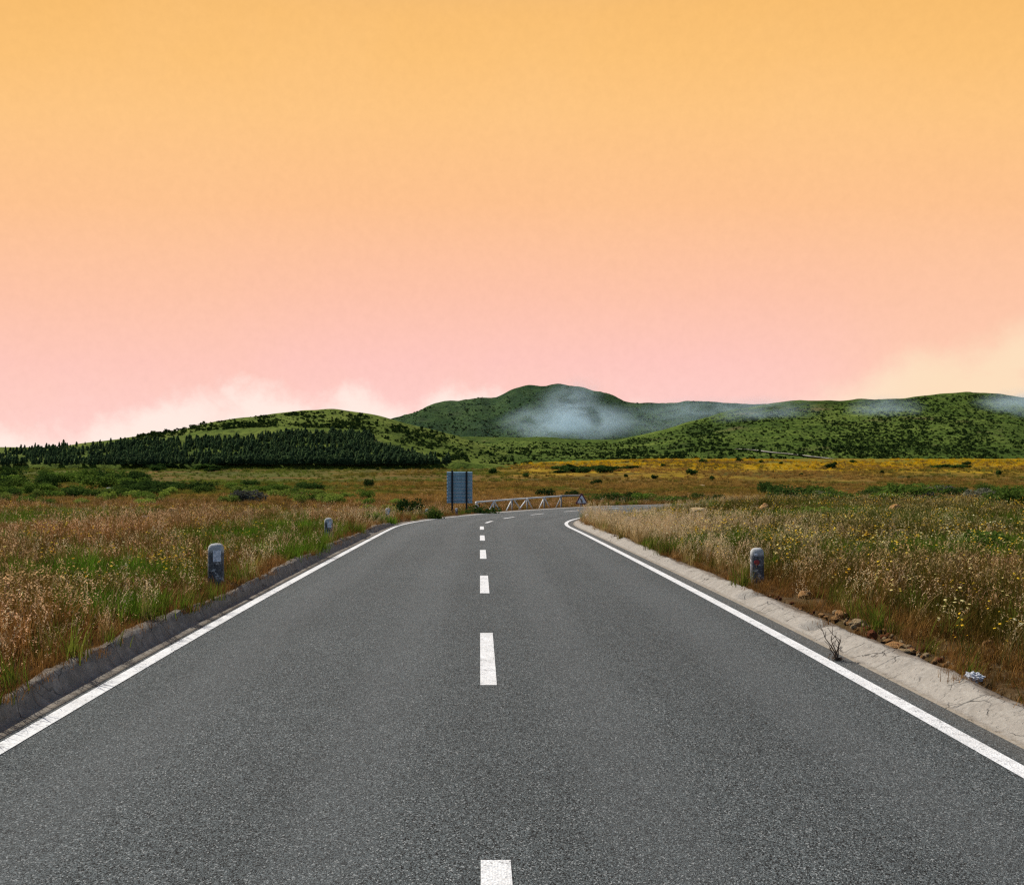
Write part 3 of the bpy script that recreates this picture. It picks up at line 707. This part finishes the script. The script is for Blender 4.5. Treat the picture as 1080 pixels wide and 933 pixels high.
# individually recognisable
for a in [(508, 547, 42, 13, 'dk', 'dark green shrub at the foot of the blue sign'),
          (454, 550, 30, 14, 'md', 'green shrub on the road edge left of the blue sign'),
          (433, 546, 34, 20, 'dk', 'dark bushy shrub behind the small marker posts left of the sign'),
          (392, 551, 22, 12, 'lt', 'low bright green weed clump by the kerb between two marker posts'),
          (576, 525, 22, 10, 'dk', 'dark bush standing behind the rail of the white fence'),
          (604, 524, 20, 7, 'dk', 'low dark bush just left of the triangular sign'),
          (655, 531, 44, 8, 'dk', 'low hedge like shrub behind the road, first right of the triangular sign'),
          (705, 531, 46, 8, 'md', 'low green shrub behind the road above the pale boulder'),
          (838, 529, 60, 15, 'dk', 'dark shrub beyond the grass right of the orange stone'),
          (884, 531, 52, 14, 'md', 'green shrub beyond the flowers, left end of the wide bush row'),
          (958, 530, 70, 20, 'md', 'widest green shrub on the edge of the flower field'),
          (1008, 525, 34, 12, 'dk', 'small dark shrub just right of the widest green one'),
          (1060, 535, 52, 20, 'md', 'green shrub at the right edge of the flower field'),
          (1035, 529, 40, 14, 'gr', 'grey green shrub between the dark shrub and the field edge'),
          (1040, 585, 70, 26, 'md', 'leafy green clump in the flower field below the pile of orange stones'),
          (860, 548, 40, 14, 'lt', 'light green clump in the dry grass left of the flat buff stone'),
          (762, 583, 34, 12, 'md', 'small green clump just above the red marker post'),
          (390, 486 + 27, 14, 8, 'dk', 'round dark bush alone on the plain left of the sign'),
          (150, 509, 20, 11, 'dk', 'dark round bush on the plain below the pine wood'),
          (262, 530, 44, 14, 'gr', 'grey twiggy shrub among the green shrubs on the left'),
          (340, 529, 26, 8, 'dk', 'small dark shrub on the brown plain above the second marker post')]:
    shrub(*a)
# massed belts, nothing tells their members apart
def belt(n, poly, wr, hr, keys, label, group, far=False):
    xs = [q[0] for q in poly]
    for i in range(n):
        px = random.uniform(min(xs), max(xs)); lo_ = np.interp(px, xs, [q[1] for q in poly]); hi_ = np.interp(px, xs, [q[2] for q in poly])
        shrub(px, random.uniform(lo_, hi_), random.uniform(*wr), random.uniform(*hr), random.choice(keys), label, group, False, far)
belt(52, [(-20, 503, 527), (110, 505, 528), (165, 514, 528)], (18, 46), (8, 15), ['dk', 'dk', 'md', 'md'], 'one of the dark green shrubs massed beyond the brown grass at the left', 'shrubs massed beyond the left grass')
belt(46, [(-20, 522, 533), (170, 521, 533), (300, 519, 532), (380, 525, 538), (430, 530, 543)], (14, 32), (6, 11), ['lt', 'md', 'lt'], 'one of the light green bracken shrubs bordering the left grass', 'light green shrubs bordering the left grass')
belt(14, [(180, 512, 522), (330, 515, 524)], (22, 46), (5, 9), ['dk', 'md'], 'one of the low shrubs on the plain behind the bracken', 'low shrubs behind the bracken')
belt(12, [(160, 493, 497), (230, 494, 497)], (12, 30), (3, 6), ['dk'], 'one of the dark low bushes in a row under the pine wood', 'bushes in a row under the pine wood', True)
belt(16, [(620, 525, 531), (780, 526, 531)], (16, 34), (4, 8), ['dk', 'md'], 'one of the low shrubs lining the far side of the bend', 'shrubs lining the far side of the bend')
belt(26, [(800, 519, 530), (1100, 520, 534)], (20, 44), (7, 13), ['dk', 'md', 'md', 'gr'], 'one of the bushes lining the back of the flower field', 'bushes at the back of the flower field')
belt(10, [(575, 494, 499), (665, 493, 499)], (14, 34), (3, 6), ['dk'], 'one of the dark bushes strung along the middle of the plain', 'bushes strung along the middle of the plain', True)
for px, py, w_, h_ in [(520, 500, 12, 6), (640, 497, 30, 6), (628, 511, 16, 5), (730, 501, 14, 6), (752, 507, 8, 5), (876, 494, 16, 5), (990, 494, 30, 4), (1010, 494, 26, 4), (1054, 501, 8, 5), (570, 486, 6, 4), (880, 491, 6, 4), (700, 492, 7, 3),
                       (742, 488, 10, 4), (780, 487, 8, 4), (803, 488, 6, 3), (823, 490, 6, 3), (420, 493, 6, 4), (300, 494, 10, 4), (352, 494, 14, 5), (398, 496, 5, 3), (930, 500, 6, 4), (690, 505, 9, 4), (660, 503, 6, 3), (555, 503, 8, 4), (845, 502, 6, 3), (960, 505, 7, 3), (1020, 490, 12, 3), (900, 488, 8, 3)]:
    shrub(px, py, w_, h_, 'dk', 'one of the small dark bushes scattered singly over the open plain', 'bushes scattered over the plain', False, True)

# ------------------------------------------------------------------ trees and scrub on the hills
def pine_mesh(seed):
    wide = [1.0, 1.25, 1.1, 1.4, 1.15][seed % 5]; pw = [.8, .62, .75, .55, .7][seed % 5]
    r = random.Random(seed); V, F, MI = [], [], []
    H = 1.0; n0 = 7
    for i in range(n0):
        a, b = i / n0 * 6.283, (i + 1) / n0 * 6.283
        q = len(V); V += [(.03 * math.cos(a), .03 * math.sin(a), -.08), (.03 * math.cos(b), .03 * math.sin(b), -.08), (.01 * math.cos(b), .01 * math.sin(b), .8), (.01 * math.cos(a), .01 * math.sin(a), .8)]
        F.append((q, q + 1, q + 2, q + 3)); MI.append(1)
    for k in range(9):
        h = .10 + k * .098; rad = (.36 * wide * (1 - (h - .1) / .98) ** pw) + .02
        for j in range(9):
            a = j / 9 * 6.283 + k * 1.7 + r.uniform(-.3, .3); rr = rad * r.uniform(.65, 1.15); wv = rr * r.uniform(.35, .6)
            ca, sa = math.cos(a), math.sin(a); q = len(V); d = r.uniform(.02, .10)
            V += [(.01 * ca, .01 * sa, h + .10), (rr * .6 * ca - wv * sa, rr * .6 * sa + wv * ca, h + .03 - d * .4), (rr * ca, rr * sa, h - d), (rr * .6 * ca + wv * sa, rr * .6 * sa - wv * ca, h + .03 - d * .4)]
            F.append((q, q + 1, q + 2, q + 3)); MI.append(0)
    return newmesh('pine_tree', V, F, [M_pine, M_bark], MI)
PINES = [pine_mesh(k) for k in range(5)]
C_pine = coll('pines')
for m in PINES: C_pine.objects.link(bpy.data.objects.new('pine_source', m))
def bush_mesh(seed, m):
    V, F, MI = leafball(seed, 90, .42, 5); return newmesh('hill_bush', V, F, [m], MI)
def hbcol(T):
    r = T.n('ObjectInfo').outputs['Random']; g = T.n('NewGeometry').outputs['Random Per Island']
    return T.mix(T.ss(r, .55, 1.0), T.mix(g, (.016, .034, .010), (.042, .07, .018)), T.mix(g, (.04, .065, .014), (.085, .12, .026)))
M_hbush = leafy('hill_bush_leaf', hbcol, .15)
HB = [bush_mesh(300 + k, M_hbush) for k in range(4)]
C_hb = coll('hill_bushes')
for m in HB: C_hb.objects.link(bpy.data.objects.new('bush_source', m))

def inside(px, py, poly):
    n = len(poly); c = np.zeros(len(px), bool); j = n - 1
    for i in range(n):
        xi, yi = poly[i]; xj, yj = poly[j]
        c ^= ((yi > py) != (yj > py)) & (px < (xj - xi) * (py - yi) / (yj - yi + 1e-9) + xi); j = i
    return c
wood = [(-200, 492), (-200, 480), (0, 475), (60, 471), (135, 466), (190, 465), (250, 460), (310, 456), (365, 455), (392, 459), (396, 469), (430, 478), (462, 485), (473, 491)]
n = 26000; px = rng.uniform(-200, 475, n); py = rng.uniform(440, 492, n)
k = inside(px, py, wood)
gap = fbm(px * .03, py * .09, 81, 4)
dens = np.where(px < 260, .16 + .55 * sstep(.40, .56, gap), .40 + .45 * sstep(.32, .46, gap)) * np.where(py > 482, 1.0, .8)
dens = np.where((px > 300) & (px < 365) & (py > 468) & (py < 472), .1, dens)
k &= rng.random(n) < dens
px, py = px[k], py[k]
# front row along the foot
fx = rng.uniform(-200, 474, 440); px = np.concatenate([px, fx]); py = np.concatenate([py, rng.uniform(485.5, 490.3, 440)])
Pp = atA(px, py)
order = np.argsort(Pp[:, 1] + 3000 * ((px < 0) | (px > 1080)))
Pp, px, py = Pp[order], px[order], py[order]
print('pines', len(Pp))
hgt = rng.uniform(3.4, 6.4, len(Pp)) * rng.choice([.7, 1, 1, 1.3], len(Pp)) * np.interp(px, [0, 250, 470], [.9, .9, .95])
sel = np.zeros(len(Pp), bool); sel[:300] = True
for i in range(300):
    o = ob('pine_tree', PINES[i % 5], label='one of the dark pines standing along the front of the pine wood', cat='tree', group='pines along the front of the pine wood')
    o.location = Pp[i]; o.rotation_euler = (0, 0, random.uniform(0, 6.28)); h = hgt[i]; o.scale = (h * 1.05, h * 1.05, h)
scatter('pine_wood', C_pine, Pp[300:], hgt[300:] * 1.0, np.zeros(len(Pp) - 300), 'dark pine wood climbing the low hill at the left', 'wood', .03)

def hillbush(at, n, x0, x1, top, bot, densf, smin, smax):
    px = rng.uniform(x0, x1, n); a = np.interp(px, *zip(*top)); b = np.interp(px, *zip(*bot))
    py = a + (b - a) * rng.random(n) ** .9
    k = rng.random(n) < densf(px, py); px, py = px[k], py[k]
    return at(px, py), px, py, rng.uniform(smin, smax, len(px)) * rng.choice([.5, .7, 1, 1, 1.35, 1.9], len(px))
D1 = hillbush(atB, 30000, 380, 1250, [(380, 466), (450, 461), (650, 463), (700, 456), (780, 434), (920, 423), (1020, 414), (1250, 430)], [(380, 489), (1250, 484)],
              lambda a, b: np.clip(np.interp(a, [380, 640, 720, 1250], [.25, .35, .8, .8]) * (.35 + .8 * sstep(.4, .62, fbm(a * .02, b * .03, 85, 3))) * np.interp(b, [420, 476, 486], [1, 1, .35]), 0, 1), .95, 1.9)
D2 = hillbush(atA, 7000, 140, 560, [(140, 461), (250, 441), (345, 431.5), (420, 444), (560, 482)], [(140, 466), (250, 452), (310, 448), (380, 452), (430, 470), (480, 487), (560, 490)],
              lambda a, b: np.clip(.18 + .75 * sstep(.42, .62, fbm(a * .05, b * .12, 86, 3)) * np.interp(a, [140, 300, 560], [.5, 1.0, .8]), 0, 1), 1.0, 1.9)
Pb = np.concatenate([D1[0], D2[0]]); Sb = np.concatenate([D1[3], D2[3]]); pxb = np.concatenate([D1[1], D2[1]])
o_ = np.argsort(Pb[:, 1] / Sb + 1e6 * ((pxb < 0) | (pxb > 1080)) + 1e6 * (Pb[:, 1] < 800)); Pb, Sb = Pb[o_], Sb[o_]
print('bushes', len(Pb))
for i in range(300):
    o = ob('hill_bush', HB[i % 4], label='one of the dark bushes dotted over the green hillsides', cat='bush', group='dark bushes dotted over the hillsides')
    o.location = Pb[i]; o.rotation_euler = (0, 0, random.uniform(0, 6.28)); q = Sb[i]; o.scale = (q, q, q * 1.5)
scatter('hill_scrub', C_hb, Pb[300:], Sb[300:], np.zeros(len(Pb) - 300), 'dark scrub covering the green hillsides', 'scrub', .03)
D3 = hillbush(atC, 9000, 300, 900, [(300, 464), (420, 442), (505, 419), (522, 421), (560, 406), (585, 404), (625, 413), (662, 425), (780, 425), (900, 432)], [(300, 475), (900, 468)], lambda a, b: .35 + .65 * sstep(.4, .6, fbm(a * .05, b * .1, 88, 3)), 1.3, 2.7)
scatter('hill_scrub', C_hb, D3[0], D3[3], np.zeros(len(D3[0])), 'fine dark scrub over the highest hill', 'scrub', .03)

# ------------------------------------------------------------------ marker posts
def m_post(name, spots):
    m, nt, out = mat(name); T = NT(nt); c = T.n('TexCoord').outputs['Object']
    a = T.noise(c, 9, 6, .7); b = T.noise(c, 40, 5, .7); z = T.n('SeparateXYZ', {0: c}).outputs[2]
    col = T.mix(T.ss(a, .35, .65), (.075, .075, .08), (.21, .205, .20))
    col = T.mix(T.math('MULTIPLY', T.ss(b, .48, .62), .75), col, (.035, .035, .038))
    col = T.mix(T.math('MULTIPLY', T.ss(T.math('ADD', z, T.math('MULTIPLY', a, .08)), .40, .46), .8), col, (.55, .53, .49))
    col = T.mix(T.math('MULTIPLY', T.ss(T.noise(c, 14, 5, .7), .56, .62), spots), col, (.6, .6, .58))
    pbr(T, out, col, .9, .15, T.bump(b, .6, .01)); return m
M_post = m_post('post_concrete', .75)
def refl_mat(name, col, alt):
    m, nt, out = mat(name); T = NT(nt); c = T.n('TexCoord').outputs['Object']
    f = T.ss(T.noise(c, 28, 4, .7), .42, .6)
    pbr(T, out, T.mix(f, col, alt), .35, .5); return m
M_rw = refl_mat('reflector_white', (.78, .80, .86), (.42, .45, .52)); M_rr = refl_mat('reflector_red', (.42, .03, .03), (.2, .02, .02))
def post_body():
    bm = bmesh.new(); rings = []
    prof_ = [(-.2, .105), (0, .105), (.2, .104), (.40, .102), (.44, .098), (.47, .084), (.49, .058), (.497, .0)]
    n = 16
    for z, r in prof_[:-1]:
        ring = []
        for i in range(n):
            a = i / n * 6.2832; ca, sa = math.cos(a), math.sin(a)
            e = .72; cx = math.copysign(abs(ca) ** e, ca) * r; cy = math.copysign(abs(sa) ** e, sa) * r * .86
            nn = mnoise.noise(Vector((ca * 2, sa * 2, z * 7))) * .006
            ring.append(bm.verts.new((cx * (1 + nn * 8), cy * (1 + nn * 8), z + (nn if z > 0 else 0))))
        rings.append(ring)
    for a, b in zip(rings, rings[1:]):
        for i in range(n): bm.faces.new((a[i], a[(i + 1) % n], b[(i + 1) % n], b[i]))
    tip = bm.verts.new((0, 0, .497))
    for i in range(n): bm.faces.new((rings[-1][i], rings[-1][(i + 1) % n], tip))
    return bm_mesh(bm, 'body', M_post, smooth=True)
ME_body = post_body()
def plate(w_, h_, m, rnd=False):
    bm = bmesh.new()
    if rnd: bar_bm(bm, (0, -.004, 0), (0, .012, 0), w_ / 2, 14)
    else: box_bm(bm, (0, 0, 0), (w_, .014, h_))
    return bm_mesh(bm, 'reflector', m, .002)
PL_w, PL_r = plate(.10, .15, M_rw), plate(.085, .06, M_rr, True)
PLAB = ['white topped concrete marker post nearest on the left kerb', 'second marker post along the left kerb, half in brown grass',
        'third marker post on the left, with green weeds before it', 'small pale marker post at the road edge left of the blue sign', 'tiny pale marker post at the road edge just below the blue sign',
        'stained concrete marker post with a red reflector in right grass', 'distant marker post on the inside of the bend in pale grass']
for i, (x, y) in enumerate(POSTS):
    e = bpy.data.objects.new('marker_post', None); link(e, label=PLAB[i], cat='marker post', group='concrete marker posts beside the road')
    e.location = (x, y, float(ground(x, y)) + (.06 if i in (0, 1) else .05 if i == 5 else .03)); e.rotation_euler = (R(random.uniform(-2, 2)), R(random.uniform(-3, 3)), R([6, 4, -4, -20, -25, -12, -15][i]))
    sz = [.97, .90, .82, .72, .6, .90, .82][i]; e.scale = (sz * 1.02, sz, sz)
    ob('body', ME_body, parent=e)
    q = ob('reflector', PL_r if i == 5 else PL_w, parent=e); q.location = (.028 if i < 5 else -.01, -.090, .33 if i != 5 else .27)
    if i == 5:
        q2 = ob('reflector', plate(.045, .035, M_rw), parent=e); q2.location = (-.02, -.09, .39); q2['label'] = 'chipped white reflector patch'

# ------------------------------------------------------------------ signs
M_blue = simple('sign_back_metal', (.26, .43, .53), .5, .5, .10, 3, bump=0); M_black = simple('black_post', (.016, .017, .022), .6, .3, .2, 20)
sx_, sy_ = -1.17, 55.0; sz_ = float(ground(sx_, sy_))
e = bpy.data.objects.new('road_sign', None); link(e, label='blue grey ribbed back of a tall road sign on two black posts', cat='road sign'); e.location = (sx_, sy_, sz_); e.rotation_euler = (0, 0, R(-8))
W_, zb, zt = 1.50, CAMZ - .0405 * sy_ - sz_, CAMZ - .0072 * sy_ - sz_
bm = bmesh.new(); nb = 9; hb = (zt - zb) / nb
for i in range(nb):
    z = zb + (i + .5) * hb
    box_bm(bm, (0, 0, z), (W_, .03, hb - .012)); vs = [bm.verts.new(c_) for xx in (-W_ / 2 + .005, W_ / 2 - .005) for c_ in ((xx, -.012, z + hb * .46), (xx, -.062, z + hb * .22), (xx, -.012, z + hb * .16))]
    for f_ in ((0, 1, 2), (5, 4, 3), (0, 3, 4, 1), (1, 4, 5, 2), (2, 5, 3, 0)): bm.faces.new([vs[q_] for q_ in f_])
bmesh.ops.recalc_face_normals(bm, faces=bm.faces[:])
ob('panel', bm_mesh(bm, 'panel', M_blue), parent=e)
for i, (xx, top) in enumerate(((-.42, .07), (.42, .0))):
    bm = bmesh.new(); box_bm(bm, (xx, -.085, (zt + top) / 2 - .25), (.10, .09, zt + top + .5)); ob('post', bm_mesh(bm, 'post', M_black, .01), parent=e)
M_red = simple('sign_red', (.12, .02, .04), .45, .5, .1); M_wht = simple('sign_white', (.74, .74, .78), .45, .5, .06); M_ink = simple('sign_black', (.012, .012, .02), .5, .4, .1)
M_galv = simple('galvanised_post', (.20, .21, .23), .5, .4, .2, 20, .5)
def tri(r, th, y0, m, name):
    bm = bmesh.new(); vs = []
    for k, yv in enumerate((y0, y0 + th)):
        for j in range(3):
            for q in (-1, 0, 1):
                a = R(90 + 120 * j); c = Vector((math.cos(a), math.sin(a))) * (r * .86); aa = a + R(60 * q)
                vs.append(bm.verts.new((c.x + r * .14 * math.cos(aa), yv, c.y + r * .14 * math.sin(aa))))
    n = 9; bm.faces.new(vs[:n]); bm.faces.new(vs[n:][::-1])
    for i in range(n): bm.faces.new((vs[i], vs[n + i], vs[n + (i + 1) % n], vs[(i + 1) % n]))
    bmesh.ops.recalc_face_normals(bm, faces=bm.faces[:]); return bm_mesh(bm, name, m)
wx, wy = .1075 * 60.5, 60.5
wz = float(ground(wx, wy))
e = bpy.data.objects.new('warning_sign', None); link(e, label='triangular warning sign with dark border at the end of the fence', cat='road sign'); e.location = (wx, wy, wz); e.rotation_euler = (0, 0, R(8))
zc = CAMZ - .0375 * wy - wz
for nm, me in (('plate', tri(.45, .02, 0, M_red, 'plate')), ('face', tri(.31, .012, -.014, M_wht, 'face'))):
    o = ob(nm, me, parent=e); o.location = (0, 0, zc)
bm = bmesh.new()
pp = [(-.02, -.15), (-.02, -.02), (-.09, .05), (-.09, .12)]
for a, b in zip(pp, pp[1:]): bar_bm(bm, (a[0], -.02, a[1]), (b[0], -.02, b[1]), .045, 8)
o = ob('symbol', bm_mesh(bm, 'symbol', M_ink), parent=e); o.location = (.03, -.002, zc)
bm = bmesh.new(); bar_bm(bm, (0, .055, -.3), (0, .055, zc + .3), .033, 10); ob('post', bm_mesh(bm, 'post', M_galv), parent=e)

# ------------------------------------------------------------------ fence
M_wood = simple('white_timber', (.82, .79, .72), .8, .2, .12, 14); M_wood2 = simple('weathered_timber', (.33, .31, .28), .85, .15, .3, 14)
px_n = [502, 521, 540, 556, 574, 592]; py_n = [529.5, 528, 526.5, 525.4, 524.2, 523]
def fpos(px, tt=-5.4):
    lo_, hi_ = 30.0, 80.0
    for _ in range(50):
        md = (lo_ + hi_) / 2; x, y = road_xy(md, tt)
        if (x / y) * 1000 + 506 < px: lo_ = md
        else: hi_ = md
    return float(x), float(y)
nodes = []
for a, b in zip(px_n, py_n):
    x, y = fpos(a); nodes.append(Vector((x, y, CAMZ + (490 - b) / 1000 * y)))
e = bpy.data.objects.new('timber_fence', None); org = nodes[0].copy(); org.z = float(ground(org.x, org.y)); e.location = org
link(e, label='low white timber fence with slanting braces on the outside of the bend', cat='fence')
def fbar(nm, a, b, r, m):
    bm = bmesh.new(); bar_bm(bm, a - org, b - org, r, 8); ob(nm, bm_mesh(bm, nm, m, smooth=True), parent=e)
def gz(v, dz=-.05): return Vector((v.x, v.y, float(ground(v.x, v.y)) + dz))
for i, (a, b) in enumerate(zip(nodes, nodes[1:])):
    fbar('rail', a, b, .05, M_wood); md = (a + b) / 2
    off = Vector((.0, -.07, 0))
    if i in (2,):
        fbar('brace', a.lerp(b, .1) + off, gz(a.lerp(b, .75)) + off, .038, M_wood); fbar('brace', b + off * 2, gz(a.lerp(b, .25)) + off * 2, .038, M_wood)
    else:
        fbar('brace', a + off, gz(a.lerp(b, .42)) + off, .038, M_wood); fbar('brace', b + off, gz(a.lerp(b, .58)) + off, .038, M_wood2 if i == 4 else M_wood)
for q in nodes: fbar('post', gz(q, -.3) + Vector((0, .12, 0)), q + Vector((0, .12, .02)), .05, M_wood2)
end = fpos(612, -6.0); endv = Vector((end[0], end[1] + 0, CAMZ + (490 - 522.5) / 1000 * end[1]))
fbar('rail', nodes[-1], endv, .07, M_wood2); fbar('post', gz(endv, -.3), endv + Vector((0, 0, .02)), .038, M_wood2)

# ------------------------------------------------------------------ stones, twig, litter
def rock_mesh(seed, m, flat=.7):
    bm = bmesh.new(); bmesh.ops.create_icosphere(bm, subdivisions=3, radius=.5)
    off = Vector((seed * 3.1, seed * 1.7, seed * .9))
    for v in bm.verts:
        n1 = mnoise.noise(v.co * 1.8 + off); n2 = mnoise.noise(v.co * 5 + off); cell = mnoise.cell(v.co * 2.6 + off)
        v.co *= 1 + .28 * n1 + .09 * n2 + .10 * (cell - .5); v.co.z *= flat
    return bm_mesh(bm, 'rock', m)
def m_rock(name, a, b):
    m, nt, out = mat(name); T = NT(nt); c = T.n('TexCoord').outputs['Object']
    f = T.noise(c, 3, 6, .7); h = T.noise(c, 14, 6, .75)
    col = T.mix(T.ss(f, .3, .7), a, b); col = T.mix(T.math('MULTIPLY', T.ss(h, .5, .3), .6), col, tuple(v * .3 for v in a))
    pbr(T, out, col, .95, .1, T.bump(h, 1.0, .06)); return m
M_ro = m_rock('rock_orange', (.44, .20, .065), (.62, .36, .15)); M_rg = m_rock('rock_grey', (.16, .16, .16), (.36, .35, .33)); M_rb = m_rock('rock_buff', (.46, .29, .13), (.64, .48, .28)); M_rd = m_rock('rock_rust', (.16, .05, .02), (.30, .10, .04))
RK = {k: [rock_mesh(i + 3 * j, m) for i in range(3)] for j, (k, m) in enumerate((('o', M_ro), ('g', M_rg), ('b', M_rb), ('d', M_rd)))}
def rock(px, py, wpx, hpx, key, label, group=None):
    x, y, z = hit(px, py); o = ob('rock', random.choice(RK[key]), label=label, cat='rock', group=group)
    s = wpx / 1000 * y; o.location = (x, y, z + hpx / 1000 * y * .25); o.scale = (s, s * .8, hpx / 1000 * y / .7); o.rotation_euler = (0, 0, random.uniform(0, 6.28))
for a in [(153, 550, 14, 9, 'g', 'rounded grey boulder in the brown grass at the left'), (182, 544, 13, 12, 'o', 'orange boulder behind the grey one in the left grass'),
          (848, 631, 17, 11, 'o', 'orange stone above the broken kerb, close to the red marker post'), (887, 652, 17, 12, 'o', 'rough orange stone just above the dead twig'),
          (905, 660, 15, 10, 'b', 'yellowish stone right of the rough orange one'), (920, 675, 15, 14, 'd', 'dark rust red stone lying against the right kerb'),
          (943, 682, 26, 6, 'o', 'long flat orange stone lying along the kerb top'), (953, 689, 16, 6, 'b', 'pale buff slab at the end of the row of kerb stones'),
          (1043, 682, 13, 11, 'o', 'single orange stone in the flowers near the right edge'), (912, 574, 22, 6, 'b', 'flat buff stone half sunk in the middle of the flower field'),
          (806, 538, 12, 10, 'o', 'orange stone at the back of the field left of the bushes'), (944, 541, 17, 14, 'o', 'upright orange stone before the widest green shrub'),
          (736, 540, 22, 7, 'b', 'long pale boulder beside the road on the inside of the bend'), (666, 553, 15, 12, 'g', 'whitish grey stone in the pale grass right of the bend'),
          (950, 563, 22, 7, 'b', 'low pinkish stone in the dry grass of the flower field'), (740, 513, 8, 3, 'b', 'tiny pale stone far out on the plain'),
          (117, 517, 11, 5, 'g', 'small pale stone among the dark shrubs at the left')]:
    rock(*a)
for i in range(20):
    rock(1050 + random.gauss(0, 13), 551 + random.gauss(0, 3.5), random.uniform(5, 10), random.uniform(4, 8), random.choice('oob'), 'one of the orange stones heaped in the flower field at the right edge', 'orange stones heaped in the field')
for i in range(60):
    a = random.uniform(865, 1010); rock(a, np.interp(a, [865, 940, 1010], [650, 681, 712]) - random.uniform(0, 10), random.uniform(4, 10), random.uniform(3, 7), random.choice('ooobbd'), 'one of the small rusty stones spilled along the top of the right kerb', 'small stones spilled along the right kerb')
for i in range(16):
    a = random.uniform(800, 862); rock(a, np.interp(a, [800, 862], [625, 652]) - random.uniform(-2, 6), random.uniform(3, 6), random.uniform(2, 4), random.choice('ddo'), 'one of the dark crumbs of kerb lying by the broken edge', 'crumbs of kerb by the broken edge')

def twig():
    x, y, z = hit(884, 695); y = 1.65 / .205; x = .378 * y
    z = float(prof(y)) + .01
    e = bpy.data.objects.new('dead_plant', None); e.location = (x, y, z); link(e, label='bare brown twigs growing from the foot of the right kerb', cat='plant')
    r = random.Random(8)
    specs = [(-.16, .02, .30), (-.07, .03, .27), (-.02, -.01, .24), (.03, .02, .20), (-.11, -.03, .16)]
    for dx, dy, h in specs:
        bm = bmesh.new(); prev = Vector((r.uniform(-.02, .02), r.uniform(-.01, .01), -.02))
        for k in range(1, 6):
            q = k / 5; nx = Vector((dx * q + r.gauss(0, .008), dy * q + r.gauss(0, .008), h * q))
            bar_bm(bm, prev, nx, .0065 * (1.15 - q * .75), 6, .0065 * (1.0 - q * .75))
            if k in (2, 3, 4):
                t2 = nx + Vector((r.uniform(-.05, .05), r.uniform(-.02, .02), r.uniform(.03, .07))); bar_bm(bm, nx, t2, .003, 5, .0015)
            prev = nx
        ob('stem', bm_mesh(bm, 'stem', M_twig, smooth=True), parent=e)
    V, F, MI = [], [], []
    for i in range(40): leafquad(V, F, MI, (r.gauss(0, .035), r.gauss(0, .02), abs(r.gauss(.01, .015))), .04, .012, 0, r)
    ob('dead_leaf', newmesh('dead_leaf', V, F, [M_twig], MI), parent=e)
twig()
def litter():
    x, y, z = hit(1027, 722); bm = bmesh.new(); bmesh.ops.create_icosphere(bm, subdivisions=4, radius=.075)
    for v in bm.verts:
        n_ = abs(mnoise.noise(v.co * 26)) + .5 * abs(mnoise.noise(v.co * 60)); v.co *= .72 + .75 * n_; v.co.z *= .7
    M_pap = simple('crumpled_paper', (.55, .56, .58), .8, .2, .2, 30)
    o = ob('crumpled_paper', bm_mesh(bm, 'crumpled_paper', M_pap), label='crumpled white paper lying in the grass by the right kerb', cat='litter'); o.location = (x, y, z + .05)
    o.scale = (.85, .7, .7)
litter()

# ------------------------------------------------------------------ mist
def mist(px, py, depth, wpx, hpx, thick, dens, seed, label):
    m, nt, out = mat('mist_vapour'); T = NT(nt); c = T.n('TexCoord').outputs['Object']
    r = T.vmath('LENGTH', c); ln = nt.nodes[-1] if False else None
    nd = T.n('VectorMath', operation='LENGTH'); T.set(nd.inputs[0], c); rr = nd.outputs['Value']
    nz = T.noise(T.vmath('ADD', T.vmath('MULTIPLY', c, (1.5, .5, 1.0)), (seed, seed * .7, 0)), 1.7, 6, .66, .6)
    fall = T.ss(T.math('ADD', rr, T.math('MULTIPLY', T.math('SUBTRACT', nz, .5), 1.1)), 1.0, .15)
    d = T.math('MULTIPLY', T.math('MULTIPLY', fall, T.ss(nz, .34, .72)), dens * 1.5)
    d = T.math('MULTIPLY', d, T.ss(rr, 1.0, .8))
    v = T.n('VolumePrincipled', {'Color': (.70, .88, 1.0), 'Density': d, 'Anisotropy': 0.0})
    nt.links.new(v.outputs[0], out.inputs['Volume'])
    bm = bmesh.new(); bmesh.ops.create_icosphere(bm, subdivisions=3, radius=1.0)
    o = ob('mist', bm_mesh(bm, 'mist', m), kind='stuff', label=label); o['category'] = 'mist'
    o.location = ((px - 506) / 1000 * depth, depth, CAMZ + (490 - py) / 1000 * depth); o.scale = (wpx / 2000 * depth, thick / 2, hpx / 2000 * depth)
mist(600, 446, 1640, 180, 58, 260, .0150, 1.3, 'blue white mist bank lying before the highest hill')
mist(672, 444, 1640, 240, 46, 240, .0030, 4.1, 'thin mist trailing right from the bank at the highest hill')
mist(600, 424, 1720, 90, 54, 200, .0058, 8.4, 'wisp of mist rising up the face of the highest hill')
mist(612, 412, 1760, 70, 44, 160, .0034, 3.7, 'thin wisp of mist near the top of the highest hill')
mist(735, 432, 1640, 150, 36, 200, .0052, 7.9, 'mist strip along the shoulder right of the highest hill')
mist(560, 440, 1580, 560, 110, 220, .00022, 5.5, 'very thin blue haze veiling the whole of the highest hill')
mist(800, 433, 1300, 150, 42, 160, .0075, 2.2, 'faint mist patch at the left end of the scrub hill')
mist(932, 434, 1300, 90, 44, 160, .0125, 6.6, 'mist patch hanging before the middle of the scrub hill')
mist(1080, 430, 1300, 120, 52, 200, .016, 9.7, 'mist spilling over the right end of the scrub hill')
sc.cycles.volume_step_rate = 1.0; sc.cycles.volume_max_steps = 128
